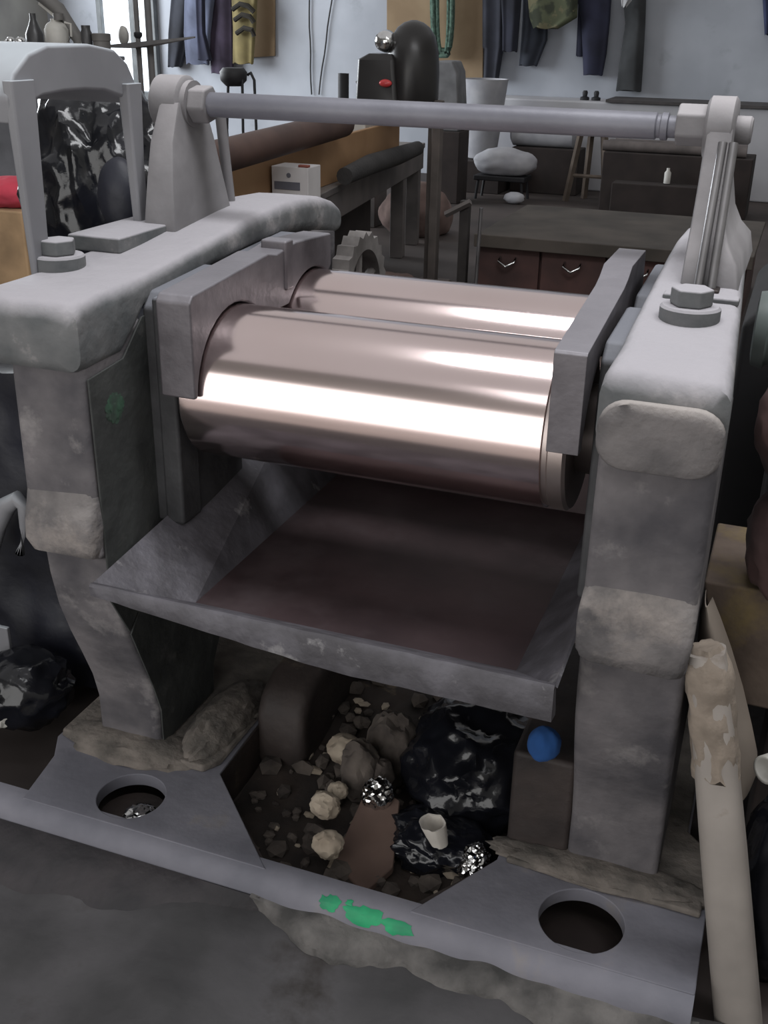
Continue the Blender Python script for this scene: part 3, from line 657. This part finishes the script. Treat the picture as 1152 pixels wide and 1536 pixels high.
tag(obj('grey_bin', b, M['greybox'], bevel=.02), 'grey bin standing behind the black domed machine', 'bin')
b = BM(); box(b, p0.x-.02, p1.x+.05, 8.98, 9.32, 0, zb_); tag(obj('bin_stand', b, M['darkcrate'], bevel=.01), 'dark stand under the grey bin', 'stand')
b = BM(); P0 = at(772, 199, 'y', 10.3); P1 = at(862, 201, 'y', 10.3); P1.z = P0.z; tube(b, [P0+Vector((-.03, 0, 0)), P0, P1, P1+Vector((.03, 0, 0))], [.08, .13, .13, .08], 24); tk = tag(obj('gas_tank', b, M['pale'], smooth=50), 'pale tank lying across behind the wooden stool', 'tank')
b = BM(); box(b, P0.x+.02, P1.x+.1, 10.14, 10.5, 0, P0.z-.131); tag(obj('tank_rack', b, M['darkcrate'], bevel=.01), 'dark rack under the pale tank', 'rack')
# sack on a dark low stool
S = at(752, 298, 'z', 0); SY = S.y; z0 = at(752, 262, 'y', SY).z; u = unit(752, 262, SY)
ls = thing('low_stool', 'dark low stool carrying a pale sack', 'stool', (S.x, SY, 0))
obj('seat', box(BM(), S.x-38*u, S.x+38*u, SY-.16, SY+.16, z0-.05, z0), M['black'], ls, bevel=.01)
for sx in (-32, 32):
    for sy in (-.12, .12): obj('leg', tube(BM(), [(S.x+sx*u, SY+sy, z0-.04), (S.x+sx*u*1.1, SY+sy, 0)], .015, 8), M['black'], ls)
b = BM(); blob(b, (S.x+3*u, SY, z0+17*u), (48*u, .17, 21*u), sub=4, amp=.10, freq=1.3, seed=4, sharp=0, flat=z0+.004); tag(obj('pale_sack', b, M['pale'], smooth=70), 'pale lumpy sack lying on the dark low stool', 'sack')
b = BM(); q = at(770, 296, 'z', 0); blob(b, (q.x+.12, q.y-.45, .06), (.10, .06, .055), sub=3, amp=.1, seed=9); tag(obj('white_bundle', b, M['pale'], smooth=70), 'small white bundle on the floor under the low stool', 'bundle')
# wooden stool with splayed legs
M['stoolwood'] = mat('weathered_stool_wood', (112, 100, 90), (88, 78, 70), rough=.85, scale=6)
S = at(882, 302, 'z', 0); SY = S.y; zt = at(882, 188, 'y', SY).z; u = unit(882, 250, SY)
ws = thing('wooden_stool', 'tall wooden stool with splayed legs beyond the mill', 'stool', (S.x, SY, 0))
obj('seat', lathe(BM(), [(-.05, .18), (0, .19), (.01, .18)], (S.x, SY, zt), 'z', 24), M['stoolwood'], ws, bevel=.006)
for dx, dy in ((-32, -.1), (30, -.12), (-12, .2), (20, .2)):
    b = BM(); tube(b, [(S.x+dx*.55*u, SY+dy*.5, zt-.03), (S.x+dx*1.0*u, SY+dy, 0)], .034, 4); obj('leg', b, M['stoolwood'], ws)
b = BM(); tube(b, [(S.x-24*u, SY-.08, zt*.35), (S.x+24*u, SY-.1, zt*.35)], .02, 6); obj('stretcher', b, M['stoolwood'], ws)
# taps on the partition ledge
for k, (x, lb) in enumerate(((875, 'left of two black taps on the white partition'), (892, 'right of two black taps on the white partition'))):
    q = at(x, 157, 'y', 10.75); b = BM(); lathe(b, [(0, .05), (.03, .05), (.04, .025), (.08, .03), (.10, .02)], (q.x, 10.8, pR.z), 'z', 16)
    tag(obj('black_tap', b, M['black'], smooth=40), lb, 'tap', 'taps on the partition')
# pipe rack at right rear
M['pipe'] = mat('dull_pipe', (108, 100, 98), (84, 78, 76), rough=.7, scale=6)
for k in range(3):
    b = BM(); y = 9.3+.12*k; zz = at(1130, 240, 'y', 9.2).z+.051; xx0 = at(905, 219, 'y', y).x; xx1 = at(1120, 231, 'y', y).x; tube(b, [(xx0+.06*k, y, zz), (xx1, y, zz)], .05, 14)
    tag(obj('steel_pipe', b, M['pipe'], smooth=40), ['front dull steel pipe lying on the dark rack behind the mill', 'middle dull steel pipe lying on the dark rack behind the mill', 'rear dull steel pipe lying on the dark rack behind the mill'][k], 'pipe', 'pipes on the dark rack')
q = at(905, 232, 'y', 9.2); q2 = at(1130, 240, 'y', 9.2); b = BM(); box(b, q.x, q2.x, 9.2, 9.75, 0, q2.z); tag(obj('pipe_rack', b, M['darkcrate'], bevel=.01), 'dark low rack carrying the steel pipes', 'rack')
b = BM(); lathe_px(b, 1000, 252, 275, 5, 9.1, [(0, 1), (.7, 1), (.85, .5), (1, .5)]); tag(obj('small_bottle', b, M['whiteplastic'], smooth=40), 'tiny white bottle in front of the dark pipe rack', 'bottle')
q = at(1000, 276, 'y', 9.1); b = BM(); box(b, q.x-.5, q.x+.4, 8.95, 9.18, 0, q.z); tag(obj('low_step', b, M['darkcrate'], bevel=.01), 'dark low step in front of the pipe rack', 'step')

# low rusty workbench right behind the mill
M['rust'] = mat('red_brown_panel', (84, 58, 54), (60, 42, 40), rough=.75, scale=4)
M['benchtop'] = mat('dirty_bench_top', (80, 73, 67), (58, 53, 48), rough=.8, scale=3)
zt = .46
a0 = at(716, 350, 'z', zt); a1 = at(1000, 378, 'z', zt); a2 = at(742, 303, 'z', zt)
lb_ = thing('low_bench', 'low workbench with a red brown front panel behind the rolls', 'workbench', ((a0.x+a1.x)/2, a0.y, 0))
yb0 = (a0.y+a1.y)/2; yb1 = a2.y; x0 = a0.x; x1 = a1.x+.5
obj('bench_top', box(BM(), x0, x1, yb0, yb1, zt-.03, zt), M['benchtop'], lb_, bevel=.006)
obj('edge_board', box(BM(), x0, x1, yb0-.03, yb0, zt-.07, zt+.01), M['benchtop'], lb_, bevel=.006)
for k in range(4):
    xa = x0+.02+(x1-x0-.04)*k/4; xb = x0+.02+(x1-x0-.04)*(k+1)/4-.015
    p = obj('front_panel', box(BM(), xa, xb, yb0+.02, yb0+.06, .04, zt-.07), M['rust'], lb_, bevel=.005)
    xm = (xa+xb)/2; b = BM(); tube(b, [(xm-.05, yb0+.02, zt-.13), (xm-.05, yb0-.03, zt-.15), (xm, yb0-.04, zt-.18), (xm+.05, yb0-.03, zt-.15), (xm+.05, yb0+.02, zt-.13)], .009, 8); obj('handle', b, M['chrome'], p, smooth=60, label='curved metal handle')
obj('plinth', box(BM(), x0+.03, x1-.03, yb0+.06, yb1-.04, 0, zt-.03), M['rust'], lb_)
b = BM(); q0 = at(713, 425, 'y', yb0-.25); q1 = at(722, 312, 'y', yb0-.25); tube(b, [(q0.x, yb0-.25, 0), q1], .011, 10); tag(obj('thin_rod', b, M['rod'], smooth=40), 'thin pale rod standing at the left end of the low bench', 'rod')
M['oldsteel'] = mat('old_dark_steel', (70, 66, 64), (52, 48, 47), rough=.8)
Fd = at(692, 432, 'z', 0); tz = at(690, 300, 'y', Fd.y).z
sd = thing('steel_post', 'dark short steel post with an angled top plate beside the column', 'post', (Fd.x, Fd.y, 0))
obj('post', box(BM(), Fd.x-.03, Fd.x+.035, Fd.y-.03, Fd.y+.03, 0, tz), M['oldsteel'], sd, bevel=.005)
b = BM(); P0 = at(668, 322, 'y', Fd.y-.05); P1 = at(706, 303, 'y', Fd.y-.05); tube(b, [P0, P1], .022, 4); obj('top_plate', b, M['steel'], sd)
M['pinksack'] = mat('dusty_pink_sack', (124, 104, 98), (92, 76, 72), rough=.95, scale=4)
q = at(618, 352, 'z', 0); u = unit(618, 340, q.y)
b = BM(); blob(b, (q.x, q.y+.1, .17), (50*u, .3, .26), sub=4, amp=.14, freq=1.4, seed=6, sharp=0, flat=.003); tag(obj('dusty_sack', b, M['pinksack'], smooth=70), 'dusty pink brown sack lying on the floor beside the workbench', 'sack')
q = at(600, 432, 'z', 0); q.y -= .25
b = BM(); blob(b, (q.x, q.y, .05), (.22, .2, .08), sub=4, amp=.2, freq=2, seed=16, flat=.003); tag(obj('rag_heap', b, M['pinksack'], smooth=60), 'low heap of dusty rags on the floor behind the gear rim', 'rags')

# ---- goods at upper left
M['cab'] = mat('grey_cabinet', (112, 114, 120), rough=.7)
YL = 3.0
zc0 = at(80, 82, 'y', YL).z; xa = at(-40, 82, 'y', YL).x; xb = at(166, 82, 'y', YL).x
cb = thing('goods_cabinet', 'tall grey cabinet carrying bottles behind the arched guard', 'cabinet', ((xa+xb)/2, YL, 0))
obj('body', box(BM(), xa, xb, YL-.06, YL+.10, 0, zc0-.02), M['cab'], cb, bevel=.004)
obj('top_board', box(BM(), xa-.01, xb+.01, YL-.07, YL+.11, zc0-.02, zc0), M['cab'], cb, bevel=.004)
M['jug'] = mat('cloudy_jug_plastic', (178, 176, 170), (150, 148, 144), rough=.5)
M['jar'] = mat('dark_bottle', (62, 62, 64), rough=.35)
M['tin'] = mat('dull_grey_tin', (110, 108, 106), rough=.6, metal=.3)
jg = thing('plastic_jug', 'cloudy plastic jug with a side handle on the grey cabinet', 'jug', at(88, 82, 'y', YL))
b = BM(); lathe_px(b, 88, 28, 82, 15, YL, [(0, .95), (.05, 1), (.7, 1), (.85, .75), (.93, .4), (1, .4)]); obj('body', b, M['jug'], jg, smooth=50)
b = BM(); lathe_px(b, 88, 20, 30, 8, YL, [(0, .8), (1, .8)]); obj('cap', b, M['tin'], jg)
b = BM(); tube(b, [at(97, 34, 'y', YL-.03), at(106, 36, 'y', YL-.03), at(107, 55, 'y', YL-.03), at(102, 62, 'y', YL-.03)], .006, 8); obj('handle', b, M['jug'], jg, smooth=60)
b = BM(); lathe_px(b, 132, 38, 82, 7, YL-.02, [(0, 1), (.75, 1), (.85, .8), (1, .8)]); tag(obj('dark_bottle', b, M['jar'], smooth=40), 'slim dark bottle on the grey cabinet right of the jug', 'bottle')
b = BM(); lathe_px(b, 154, 50, 82, 11, YL, [(0, 1), (.65, 1), (.66, 1.08), (.98, 1.08), (1, .9)]); tag(obj('grey_tin', b, M['tin'], smooth=40), 'grey tin with a dark rim at the right end of the cabinet', 'tin')
b = BM(); lathe_px(b, 55, 20, 82, 11, YL+.02, [(0, 1), (.5, 1), (.7, .6), (.85, .35), (1, .35)]); tag(obj('dark_bottle', b, M['jar'], smooth=40), 'dark shouldered bottle on the grey cabinet left of the jug', 'bottle')
b = BM(); P = at(75, 8, 'y', YL+.06); box(b, P.x-.05, P.x+.05, YL+.04, YL+.08, P.z-.03, P.z+.02); bmesh.ops.rotate(b, verts=b.verts, cent=P, matrix=Matrix.Rotation(.6, 3, 'Y'))
q = at(75, 82, 'y', YL+.06)
ld = thing('lever_press', 'dark leaning lever with a white label behind the bottles', 'lever', (q.x, YL+.06, zc0))
obj('label_plate', b, M['jug'], ld, bevel=.004)
b = BM(); tube(b, [at(55, -10, 'y', YL+.06), at(88, 14, 'y', YL+.06), at(118, 60, 'y', YL+.06), Vector((at(122, 82, 'y', YL+.06).x, YL+.06, zc0))], [.03, .035, .03, .035], 10); obj('lever_arm', b, M['tin'], ld, smooth=50)
b = BM()
for k in range(7):
    blob(b, at(6+k*5, 74-5*(k % 3), 'y', YL+.01*k), (.02, .02, .024), sub=2, amp=.3, freq=2, seed=k+30)
tag(obj('foil_heap', b, M['chrome'], kind='stuff'), 'heap of crinkled foil scraps at the left end of the cabinet', 'foil', kind='stuff')
# pole stand with a pointed arm
M['pole'] = mat('grey_pole', (118, 116, 116), (96, 94, 94), rough=.6)
YP = 3.7; q = at(213, 60, 'y', YP)
ps = thing('pole_stand', 'grey pole stand with a pointed flat arm before the bright window', 'stand', (q.x, YP, 0))
a = at(207, 60, 'y', YP); c = at(220, 60, 'y', YP)
obj('pole', tube(BM(), [(a.x, YP, 0), (a.x, YP, 2.3)], .015, 12), M['pole'], ps, smooth=40)
obj('pole', tube(BM(), [(c.x, YP+.03, 0), (c.x, YP+.03, 2.3)], .019, 12), M['pole'], ps, smooth=40)
obj('foot', lathe(BM(), [(0, .2), (.02, .2), (.04, .05)], (q.x, YP, 0), 'z', 24), M['pole'], ps)
L_ = at(172, 68, 'y', YP); R_ = at(292, 57, 'y', YP)
b = BM(); loft(b, [[(L_.x, YP-.06, L_.z-.012), (L_.x, YP+.06, L_.z-.012), (L_.x, YP+.06, L_.z+.004), (L_.x, YP-.06, L_.z+.004)], [(a.x, YP-.09, L_.z-.01), (a.x, YP+.09, L_.z-.01), (a.x, YP+.09, L_.z+.018), (a.x, YP-.09, L_.z+.018)], [(R_.x, YP-.008, R_.z), (R_.x, YP+.008, R_.z), (R_.x, YP+.008, R_.z+.008), (R_.x, YP-.008, R_.z+.008)]]); obj('pointed_arm', b, M['pole'], ps)
K = at(207, 54, 'y', YP); obj('knob', lathe(BM(), [(-.015, .012), (0, .024), (.016, .024), (.02, .02)], (K.x, YP-.0, K.z), 'z', 16), M['black'], ps, smooth=40)
b = BM(); W = at(186, 62, 'y', YP-.03); blob(b, (W.x, YP-.03, W.z+.03), (.028, .02, .045), sub=3, amp=.12, freq=1.2, seed=3); tag(obj('white_rag', b, M['jug'], smooth=70), 'pale crumpled rag on the arm of the pole stand', 'rag')

# ---- black bags and dark heap left of the mill
M['bag'] = mat('black_bag_plastic', (24, 25, 31), (16, 17, 21), rough=.16, scale=6, bump=.35, bscale=14)
M['navy'] = mat('navy_tarp', (22, 24, 36), (14, 15, 22), rough=.55, scale=4, bump=.5, bscale=10)
YB = .98
q = at(152, 290, 'y', YB); u = unit(140, 290, YB)
b = BM(); blob(b, (q.x, YB, q.z), (84*u, .18, 120*u), sub=5, amp=.16, freq=2.2, seed=11); tag(obj('plastic_bag', b, M['bag'], smooth=60), 'big black shiny plastic bag bulging behind the arched guard', 'bag')
b = BM(); lathe(b, [(0, .24), (.02, .25), (.5, .25), (.8, .25), (q.z-120*u*1.04, .24)], (q.x, YB+.05, 0), 'z', 32); tag(obj('oil_drum', b, M['navy'], smooth=40), 'dark drum standing under the big black bag', 'drum')
q2 = at(180, 290, 'y', .74); b = BM(); blob(b, (q2.x, .74, q2.z-.01), (27*u, .05, 44*u), sub=4, amp=.05, freq=1.2, seed=21, sharp=0); tag(obj('navy_bundle', b, M['navy'], smooth=70), 'dark navy bundle resting against the front of the black bag', 'bundle')  # added dark lump in place of a hole in the bag
# tarp covered crate lower left
def crumple(bm, x0, x1, y0, y1, z0, z1, n=26, amp=.03, seed=0):
    ret = bmesh.ops.create_cube(bm, size=1); bmesh.ops.subdivide_edges(bm, edges=bm.edges[:], cuts=n, use_grid_fill=True)
    for v in bm.verts:
        p = Vector((x0+(x1-x0)*(v.co.x+.5), y0+(y1-y0)*(v.co.y+.5), z0+(z1-z0)*(v.co.z+.5)))
        k = Vector((noise.noise(p*5+Vector((seed, 0, 0))), noise.noise(p*5+Vector((0, seed, 9))), noise.noise(p*6+Vector((5, 0, seed)))))
        k2 = 1-2*abs(noise.noise(p*9+Vector((seed, 3, 3))))
        v.co = p + k*amp + Vector((k2, -k2, 0))*amp*.6
        v.co.z = max(v.co.z, z0)
    return bm
b = crumple(BM(), -1.9, -.86, .06, .68, 0.06, .93, seed=3); tag(obj('tarp_heap', b, M['navy'], smooth=60), 'dark navy tarp heap standing left of the mill', 'tarp')
q = at(52, 1118, 'y', -.12); b = BM(); blob(b, (q.x-.02, -.10, .15), (.10, .10, .085), sub=4, amp=.16, freq=1.8, seed=14); tag(obj('plastic_bag', b, M['bag'], smooth=50), 'small black crinkled bag on the floor by the left foot pad', 'bag')
b = BM(); q = at(10, 1105, 'y', -.16); blob(b, (q.x-.03, -.17, .13), (.07, .05, .04), sub=4, amp=.3, freq=2.4, seed=17); tag(obj('foil_scrap', b, M['jug'], smooth=30), 'crumpled pale foil scrap at the left border beside the bag', 'foil')
b = BM(); P0 = at(2, 965, 'y', -.05); P1 = at(28, 1135, 'y', -.05); P2 = P0+(P0-P1)*.15; loft(b, [[p+Vector((dx, dy, 0)) for dx, dy in ((-.03, -.006), (.03, -.006), (.03, .006), (-.03, .006))] for p in (P1, P2)]); tag(obj('flat_bar', b, M['hood'], bevel=.003), 'grey flat bar leaning at the left border', 'bar')
b = BM(); tube(b, [at(x, y, 'y', -.02) for x, y in ((-14, 830), (-4, 790), (10, 758), (26, 748), (36, 760), (38, 790), (30, 830))], [.02, .022, .024, .02, .016, .014, .012], 10); tag(obj('bent_hook', b, M['hood'], smooth=60), 'bent grey hook beside the lug of the left frame', 'hook')
M['redcloth'] = fabric('red_cloth', (196, 66, 84)); M['tanbox'] = mat('tan_box', (176, 146, 112), rough=.9)
YR = 2.2
q0 = at(-40, 440, 'y', YR); q1 = at(32, 318, 'y', YR)
b = BM(); box(b, q0.x, q1.x, YR, YR+.4, 0, q1.z); tag(obj('tan_crate', b, M['tanbox'], bevel=.01), 'tan crate beyond the left leg of the guard', 'crate')
q = at(8, 284, 'y', YR+.1); b = BM(); blob(b, (q.x, YR+.15, q1.z+.05), (.16, .12, .07), sub=4, amp=.12, freq=1.5, seed=5, flat=q1.z+.003); tag(obj('red_rag', b, M['redcloth'], smooth=70), 'red rag lying on the tan crate', 'rag')

# ---- right side: gearbox, motor, board, plastic offcut, post
gz = at(1142, 500, 'y', .62).z-.093; b = BM(); prism(b, [(.215, 0), (.215, gz-.05), (.26, gz), (1.03, gz), (1.03, 0)], 'x', .72, 1.5); tag(obj('gearbox', b, mat('oil_black_iron', (34, 32, 34), (24, 22, 24), rough=.6, scale=5, bump=.3), bevel=.03), 'oily black gearbox right of the mill', 'gearbox')
M['blackguard'] = mat('black_guard_paint', (30, 28, 30), (20, 19, 21), rough=.7, scale=4)
gt = at(1135, 452, 'y', 1.06).z
b = BM(); prism(b, [(.60, 0), (1.9, 0), (1.9, gt), (.66, gt), (.60, gt-.06)], 'y', 1.06, 1.8); tag(obj('gear_guard', b, M['blackguard'], bevel=.02), 'large black gear guard behind the right end of the mill', 'guard')
M['greenmotor'] = mat('grey_green_motor', (116, 124, 122), (94, 102, 100), rough=.5, scale=6)
q = at(1142, 500, 'y', .62); mo = thing('drive_motor', 'grey green ribbed motor end at the right border', 'motor', (q.x, .62, .98))
zc_ = q.z
b = lathe(BM(), [(0, .06), (.004, .085), (.03, .09), (.035, .08), (.06, .08), (.065, .09), (.5, .09)], (q.x-.018, .66, zc_), 'x', 40); obj('motor_body', b, M['greenmotor'], mo, smooth=30)
obj('motor_foot', box(BM(), q.x+.03, q.x+.4, .57, .75, gz+.001, zc_-.05), M['greenmotor'], mo, bevel=.006)
M['redsack'] = mat('red_brown_sack', (92, 70, 68), (60, 44, 44), rough=.8, scale=5, bump=.5, bscale=14)
for i, (px, py, s, sd_, lb) in enumerate(((1176, 630, .95, 3, 'upper red brown lumpy sack at the right border'), (1164, 805, 1.0, 8, 'lower red brown lumpy sack at the right border above the board'))):
    q = at(px, py, 'y', -.05); b = BM(); blob(b, (q.x+.045, -.05, q.z), (.08*s, .10, .11*s), sub=4, amp=.16, freq=1.8, seed=sd_); tag(obj('lumpy_sack', b, M['redsack'], smooth=70), lb, 'sack', 'red brown sacks')
M['board'] = mat('rusty_board', (112, 98, 88), (84, 72, 64), rough=.9, scale=9, bump=.5, bscale=24, spots=(120, 104, 70), spotscale=4, spotcut=(.52, .66))
b = BM(); q0 = at(1060, 872, 'y', -.08); q1 = at(1060, 1046, 'y', -.08)
prism(b, [(q0.x-.005, q0.z), (1.3, q0.z+.0), (1.3, q1.z), (q0.x+.05, q1.z)], 'y', -.08, .2); tag(obj('rusty_board', b, M['board'], bevel=.006), 'thick rusty brown board lying right of the mill under the sacks', 'board')
b = BM(); box(b, .80, 1.3, .0, .2, 0, q1.z-.002); tag(obj('support_block', b, M['darkcrate'], bevel=.01), 'dark block under the rusty board', 'block')
# white plastic offcut: curved tongue
M['offcut'] = mat('cream_plastic_offcut', (152, 142, 132), (136, 126, 117), rough=.55, scale=4)
YO = -.18; bm_ = BM(); rows = []
for (py, pl, pr) in ((905, 1054, 1066), (935, 1046, 1078), (980, 1042, 1094), (1040, 1044, 1112), (1100, 1050, 1126), (1140, 1058, 1134), (1170, 1070, 1134), (1195, 1092, 1124)):
    L = at(pl, py, 'y', YO); Rr = at(pr, py, 'y', YO); row = []
    for k in range(9):
        t = k/8; row.append(Vector((L.x+(Rr.x-L.x)*t, YO + .05*(2*t-1)**2 - .03*t, L.z+(Rr.z-L.z)*t)))
    rows.append(row)
loft(bm_, [r + [p+Vector((.001, .006, 0)) for p in reversed(r)] for r in rows]); tag(obj('plastic_offcut', bm_, M['offcut'], smooth=60), 'curved cream plastic offcut leaning behind the white post', 'plastic')
# white post leaning right of the mill, its torn wrapping
M['post'] = mat('dirty_white_post', (148, 141, 135), (124, 118, 113), rough=.6, scale=5, spots=(122, 112, 104), spotscale=5, spotcut=(.62, .7))
M['wrap'] = mat('torn_wrapping', (146, 134, 122), (112, 102, 92), rough=.9, scale=12, bump=.6, bscale=30)
Pb = at(1110, 1560, 'y', -.36); Pt = at(1060, 975, 'y', -.28)
dirp = (Pt-Pb).normalized(); Pb = Pb - dirp*(Pb.z/dirp.z)
po = thing('leaning_post', 'dirty white square post with torn wrapping leaning right of the mill', 'post', (Pb.x, Pb.y, 0))
sd_, ud = frame_of(dirp)
b = BM(); rings = []
for t, r in ((0, .046), (.5, .043), (.97, .037), (1, .034)):
    p = Pb.lerp(Pt, t); rings.append([p + sd_*x + ud*y for x, y in rrect(-r, r, -r*.9, r*.9, r*.6, 4)])
obj('shaft', loft(b, rings), M['post'], po, smooth=50)
b = BM(); rings = []; n = 30
for i in range(15):
    t = .70+.315*i/14; p = Pb.lerp(Pt, min(1, t)) + dirp*max(0, t-1)*.6; ring = []
    for k in range(n):
        a = 2*PI*k/n; r = .044 + .010*noise.noise(Vector((math.cos(a)*2.2, math.sin(a)*2.2, i*.45))) - .02*max(0, (i-12)/2)
        dz = .02*noise.noise(Vector((math.cos(a)*3, math.sin(a)*3, 5))) if i == 0 else 0
        ring.append(p + sd_*math.cos(a)*r + ud*math.sin(a)*r*.9 + dirp*dz)
    rings.append(ring)
obj('torn_wrap', loft(b, rings), M['wrap'], po, smooth=60, label='torn brownish wrapping')
q = at(1150, 1260, 'y', -.2); b = BM(); blob(b, (q.x+.05, -.2, (q.z+.12)/2), (.085, .08, (q.z+.12)/2.1), sub=4, amp=.15, freq=1.8, seed=19); tag(obj('plastic_bag', b, M['bag'], smooth=60), 'black plastic bag at the right border below the board', 'bag')
q = at(1148, 1155, 'y', -.25); b = BM(); tube(b, [(q.x, -.25, q.z), (q.x+.12, -.1, q.z-.02)], .026, 20, cap=False); md = tag(obj('pipe_end', b, M['jug'], smooth=60), 'short pale pipe end lying on the right black bag', 'pipe'); sm = md.modifiers.new('s', 'SOLIDIFY'); sm.thickness = .007

# ---- scrap in the pit under the tray
M['paper'] = mat('crumpled_paper', (176, 164, 148), (130, 118, 104), rough=.9, scale=9)
M['pitsoil'] = mat('oily_pit_soil', (54, 45, 40), (32, 27, 25), rough=.85, scale=9, bump=.7, bscale=26, spots=(100, 88, 72), spotscale=7, spotcut=(.62, .72))  # soil colour darkened to carry the shade under the tray
M['rag'] = mat('grimy_rag', (92, 84, 78), (56, 50, 47), rough=.95, scale=14, bump=.5, bscale=30)
def zp(x, y):
    p = Vector((x*6, y*6, 2)); return .02 + .05*max(0, min(1, (y+.1)*2.2)) + .016*noise.noise(p) + .008*noise.noise(p*3)
b = BM(); gridsurf(b, -.325, .325, -.395, .75, 50, 80, zp, -.004); tag(obj('pit_soil', b, M['pitsoil'], kind='stuff', smooth=70), 'oily brown dirt covering the pit floor under the tray', 'dirt', kind='stuff')
b = BM()
for k in range(150):
    x = random.uniform(-.29, .28); y = random.uniform(-.33, .45); e = random.uniform(.006, .019)
    blob(b, (x, y, zp(x, y)+e*.4), (e*random.uniform(.7, 1.5), e*random.uniform(.7, 1.5), e*.8), sub=1, amp=.3, freq=2, seed=k+100)
tag(obj('rubble', b, M['rag'], kind='stuff', smooth=None), 'small dark rubble scattered over the pit floor', 'rubble', kind='stuff')
b = BM()
for k in range(60):
    x = random.uniform(-.24, .25); y = random.uniform(-.28, .3); e = random.uniform(.004, .010)
    blob(b, (x, y, zp(x, y)+e*.6), (e*random.uniform(.7, 1.9), e*random.uniform(.7, 1.9), e*.6), sub=1, amp=.4, freq=2, seed=k+300)
tag(obj('paper_shreds', b, M['paper'], kind='stuff', smooth=None), 'small pale shreds scattered over the dirt in the pit', 'shreds', kind='stuff')
lit = [(517, 1108, 26, 19, 'pale crumpled paper ball furthest left in the pit'), (507, 1170, 15, 12, 'small pale paper scrap left of the foil balls'), (488, 1192, 22, 18, 'round pale paper cup at the left of the pit'), (492, 1250, 24, 18, 'brown and white crumpled wrapper nearest the front rail'), (572, 1150, 20, 22, 'brown crumpled paper in the middle of the pit'), (540, 1145, 30, 46, 'large grey brown rag ball in the middle of the pit'), (590, 1112, 40, 56, 'tallest grey brown rag lump at the back of the pit')]
for i, (px, py, hw, hh, lb) in enumerate(lit):
    yy = .02+.12*(i % 3); q = at(px, py, 'z', .13); u = (at(px+1, py, 'z', .13)-q).length*.9
    b = BM(); blob(b, (q.x, q.y, .10 if i < 4 else .11), (hw*u, hw*u*.9, hh*u*1.1), sub=4, amp=.16, freq=1.3, seed=40+i)
    tag(obj('crumpled_scrap', b, M['paper'] if i < 4 else M['rag'], smooth=25), lb, 'scrap', 'crumpled scraps in the pit')
for i, (px, py, r, lb) in enumerate(((566, 1190, 20, 'silvery foil ball in the middle of the pit'), (715, 1285, 17, 'silvery foil ball beside the right foot pad'), (706, 1305, 16, 'silvery foil lump in front of the other foil near the right pad'), (682, 1120, 13, 'small foil scrap on the black bag in the pit'))):
    z = (.12, .09, .07, .20)[i]; q = at(px, py, 'z', z); u = (at(px+1, py, 'z', z)-q).length
    b = BM(); blob(b, q, (r*u, r*u, r*u), sub=4, amp=.2, freq=1.8, seed=60+i); tag(obj('foil_ball', b, M['chrome'], smooth=20), lb, 'foil', 'foil in the pit')
b = BM(); blob(b, (-.455, -.335, .075), (.035, .03, .018), sub=4, amp=.2, freq=1.8, seed=71); tag(obj('foil_ball', b, M['chrome'], smooth=20), 'crushed foil lying inside the hole of the left foot pad', 'foil')
q = at(655, 1235, 'z', .17); u = (at(656, 1235, 'z', .17)-q).length; cp = thing('paper_cup', 'white crushed paper cup with a dark mouth in the pit', 'cup', (q.x, q.y, .12))
c2 = at(645, 1180, 'z', .16); dz = (Vector((q.x-.01, q.y-.03, .15))-Vector((q.x+.01, q.y+.03, .07)))
b = BM(); rings = []
for t, r in ((0, 13*u), (.5, 17*u), (1, 20*u), (.98, 17*u), (.2, 13*u)):
    p = Vector((q.x+.008, q.y, .12)) + Vector((-.014, -.012, .06))*t
    rings.append([p + Vector((math.cos(2*PI*k/20)*r, math.sin(2*PI*k/20)*r*(1+.1*math.sin(k*2)), 0)) for k in range(20)])
obj('cup_wall', loft(b, rings), mat('cup_paper', (206, 200, 192), rough=.7), cp, smooth=60)
b = BM(); q = at(705, 1130, 'z', .16); blob(b, (q.x+.01, q.y+.03, .115), (.15, .15, .125), sub=5, amp=.16, freq=1.6, seed=23); tag(obj('plastic_bag', b, M['bag'], smooth=50), 'black glossy plastic bag stuffed in the pit beside the blue rag', 'bag')
b = BM(); q = at(655, 1255, 'z', .07); blob(b, (q.x, q.y-.0, .055), (.105, .075, .055), sub=5, amp=.16, freq=1.8, seed=27); tag(obj('plastic_bag', b, M['bag'], smooth=50), 'black crumpled plastic bag at the front of the pit under the cup', 'bag')
b = BM(); q = at(815, 1118, 'y', -.215); blob(b, (q.x, -.21, q.z), (.032, .03, .038), sub=4, amp=.1, freq=1.4, seed=31, sharp=0); tag(obj('blue_rag', b, fabric('blue_rag', (36, 94, 168)), smooth=70), 'bright blue rag poking out beside the right frame', 'rag')
b = BM(); P = [at(x, y, 'z', z) for x, y, z in ((555, 1170, .12), (600, 1200, .11), (590, 1300, .05), (545, 1340, .03), (500, 1290, .035))]
vs = [b.verts.new(p) for p in P]; lo = [b.verts.new(p-Vector((0, 0, .02))) for p in P]; b.faces.new(vs); b.faces.new(lo)
for i in range(5): b.faces.new((vs[i], vs[(i+1) % 5], lo[(i+1) % 5], lo[i]))
tag(obj('cardboard_flap', b, mat('brown_flap', (98, 80, 72), (78, 62, 56), rough=.9, scale=6), bevel=.004), 'brown cardboard flap leaning in the front of the pit', 'cardboard')
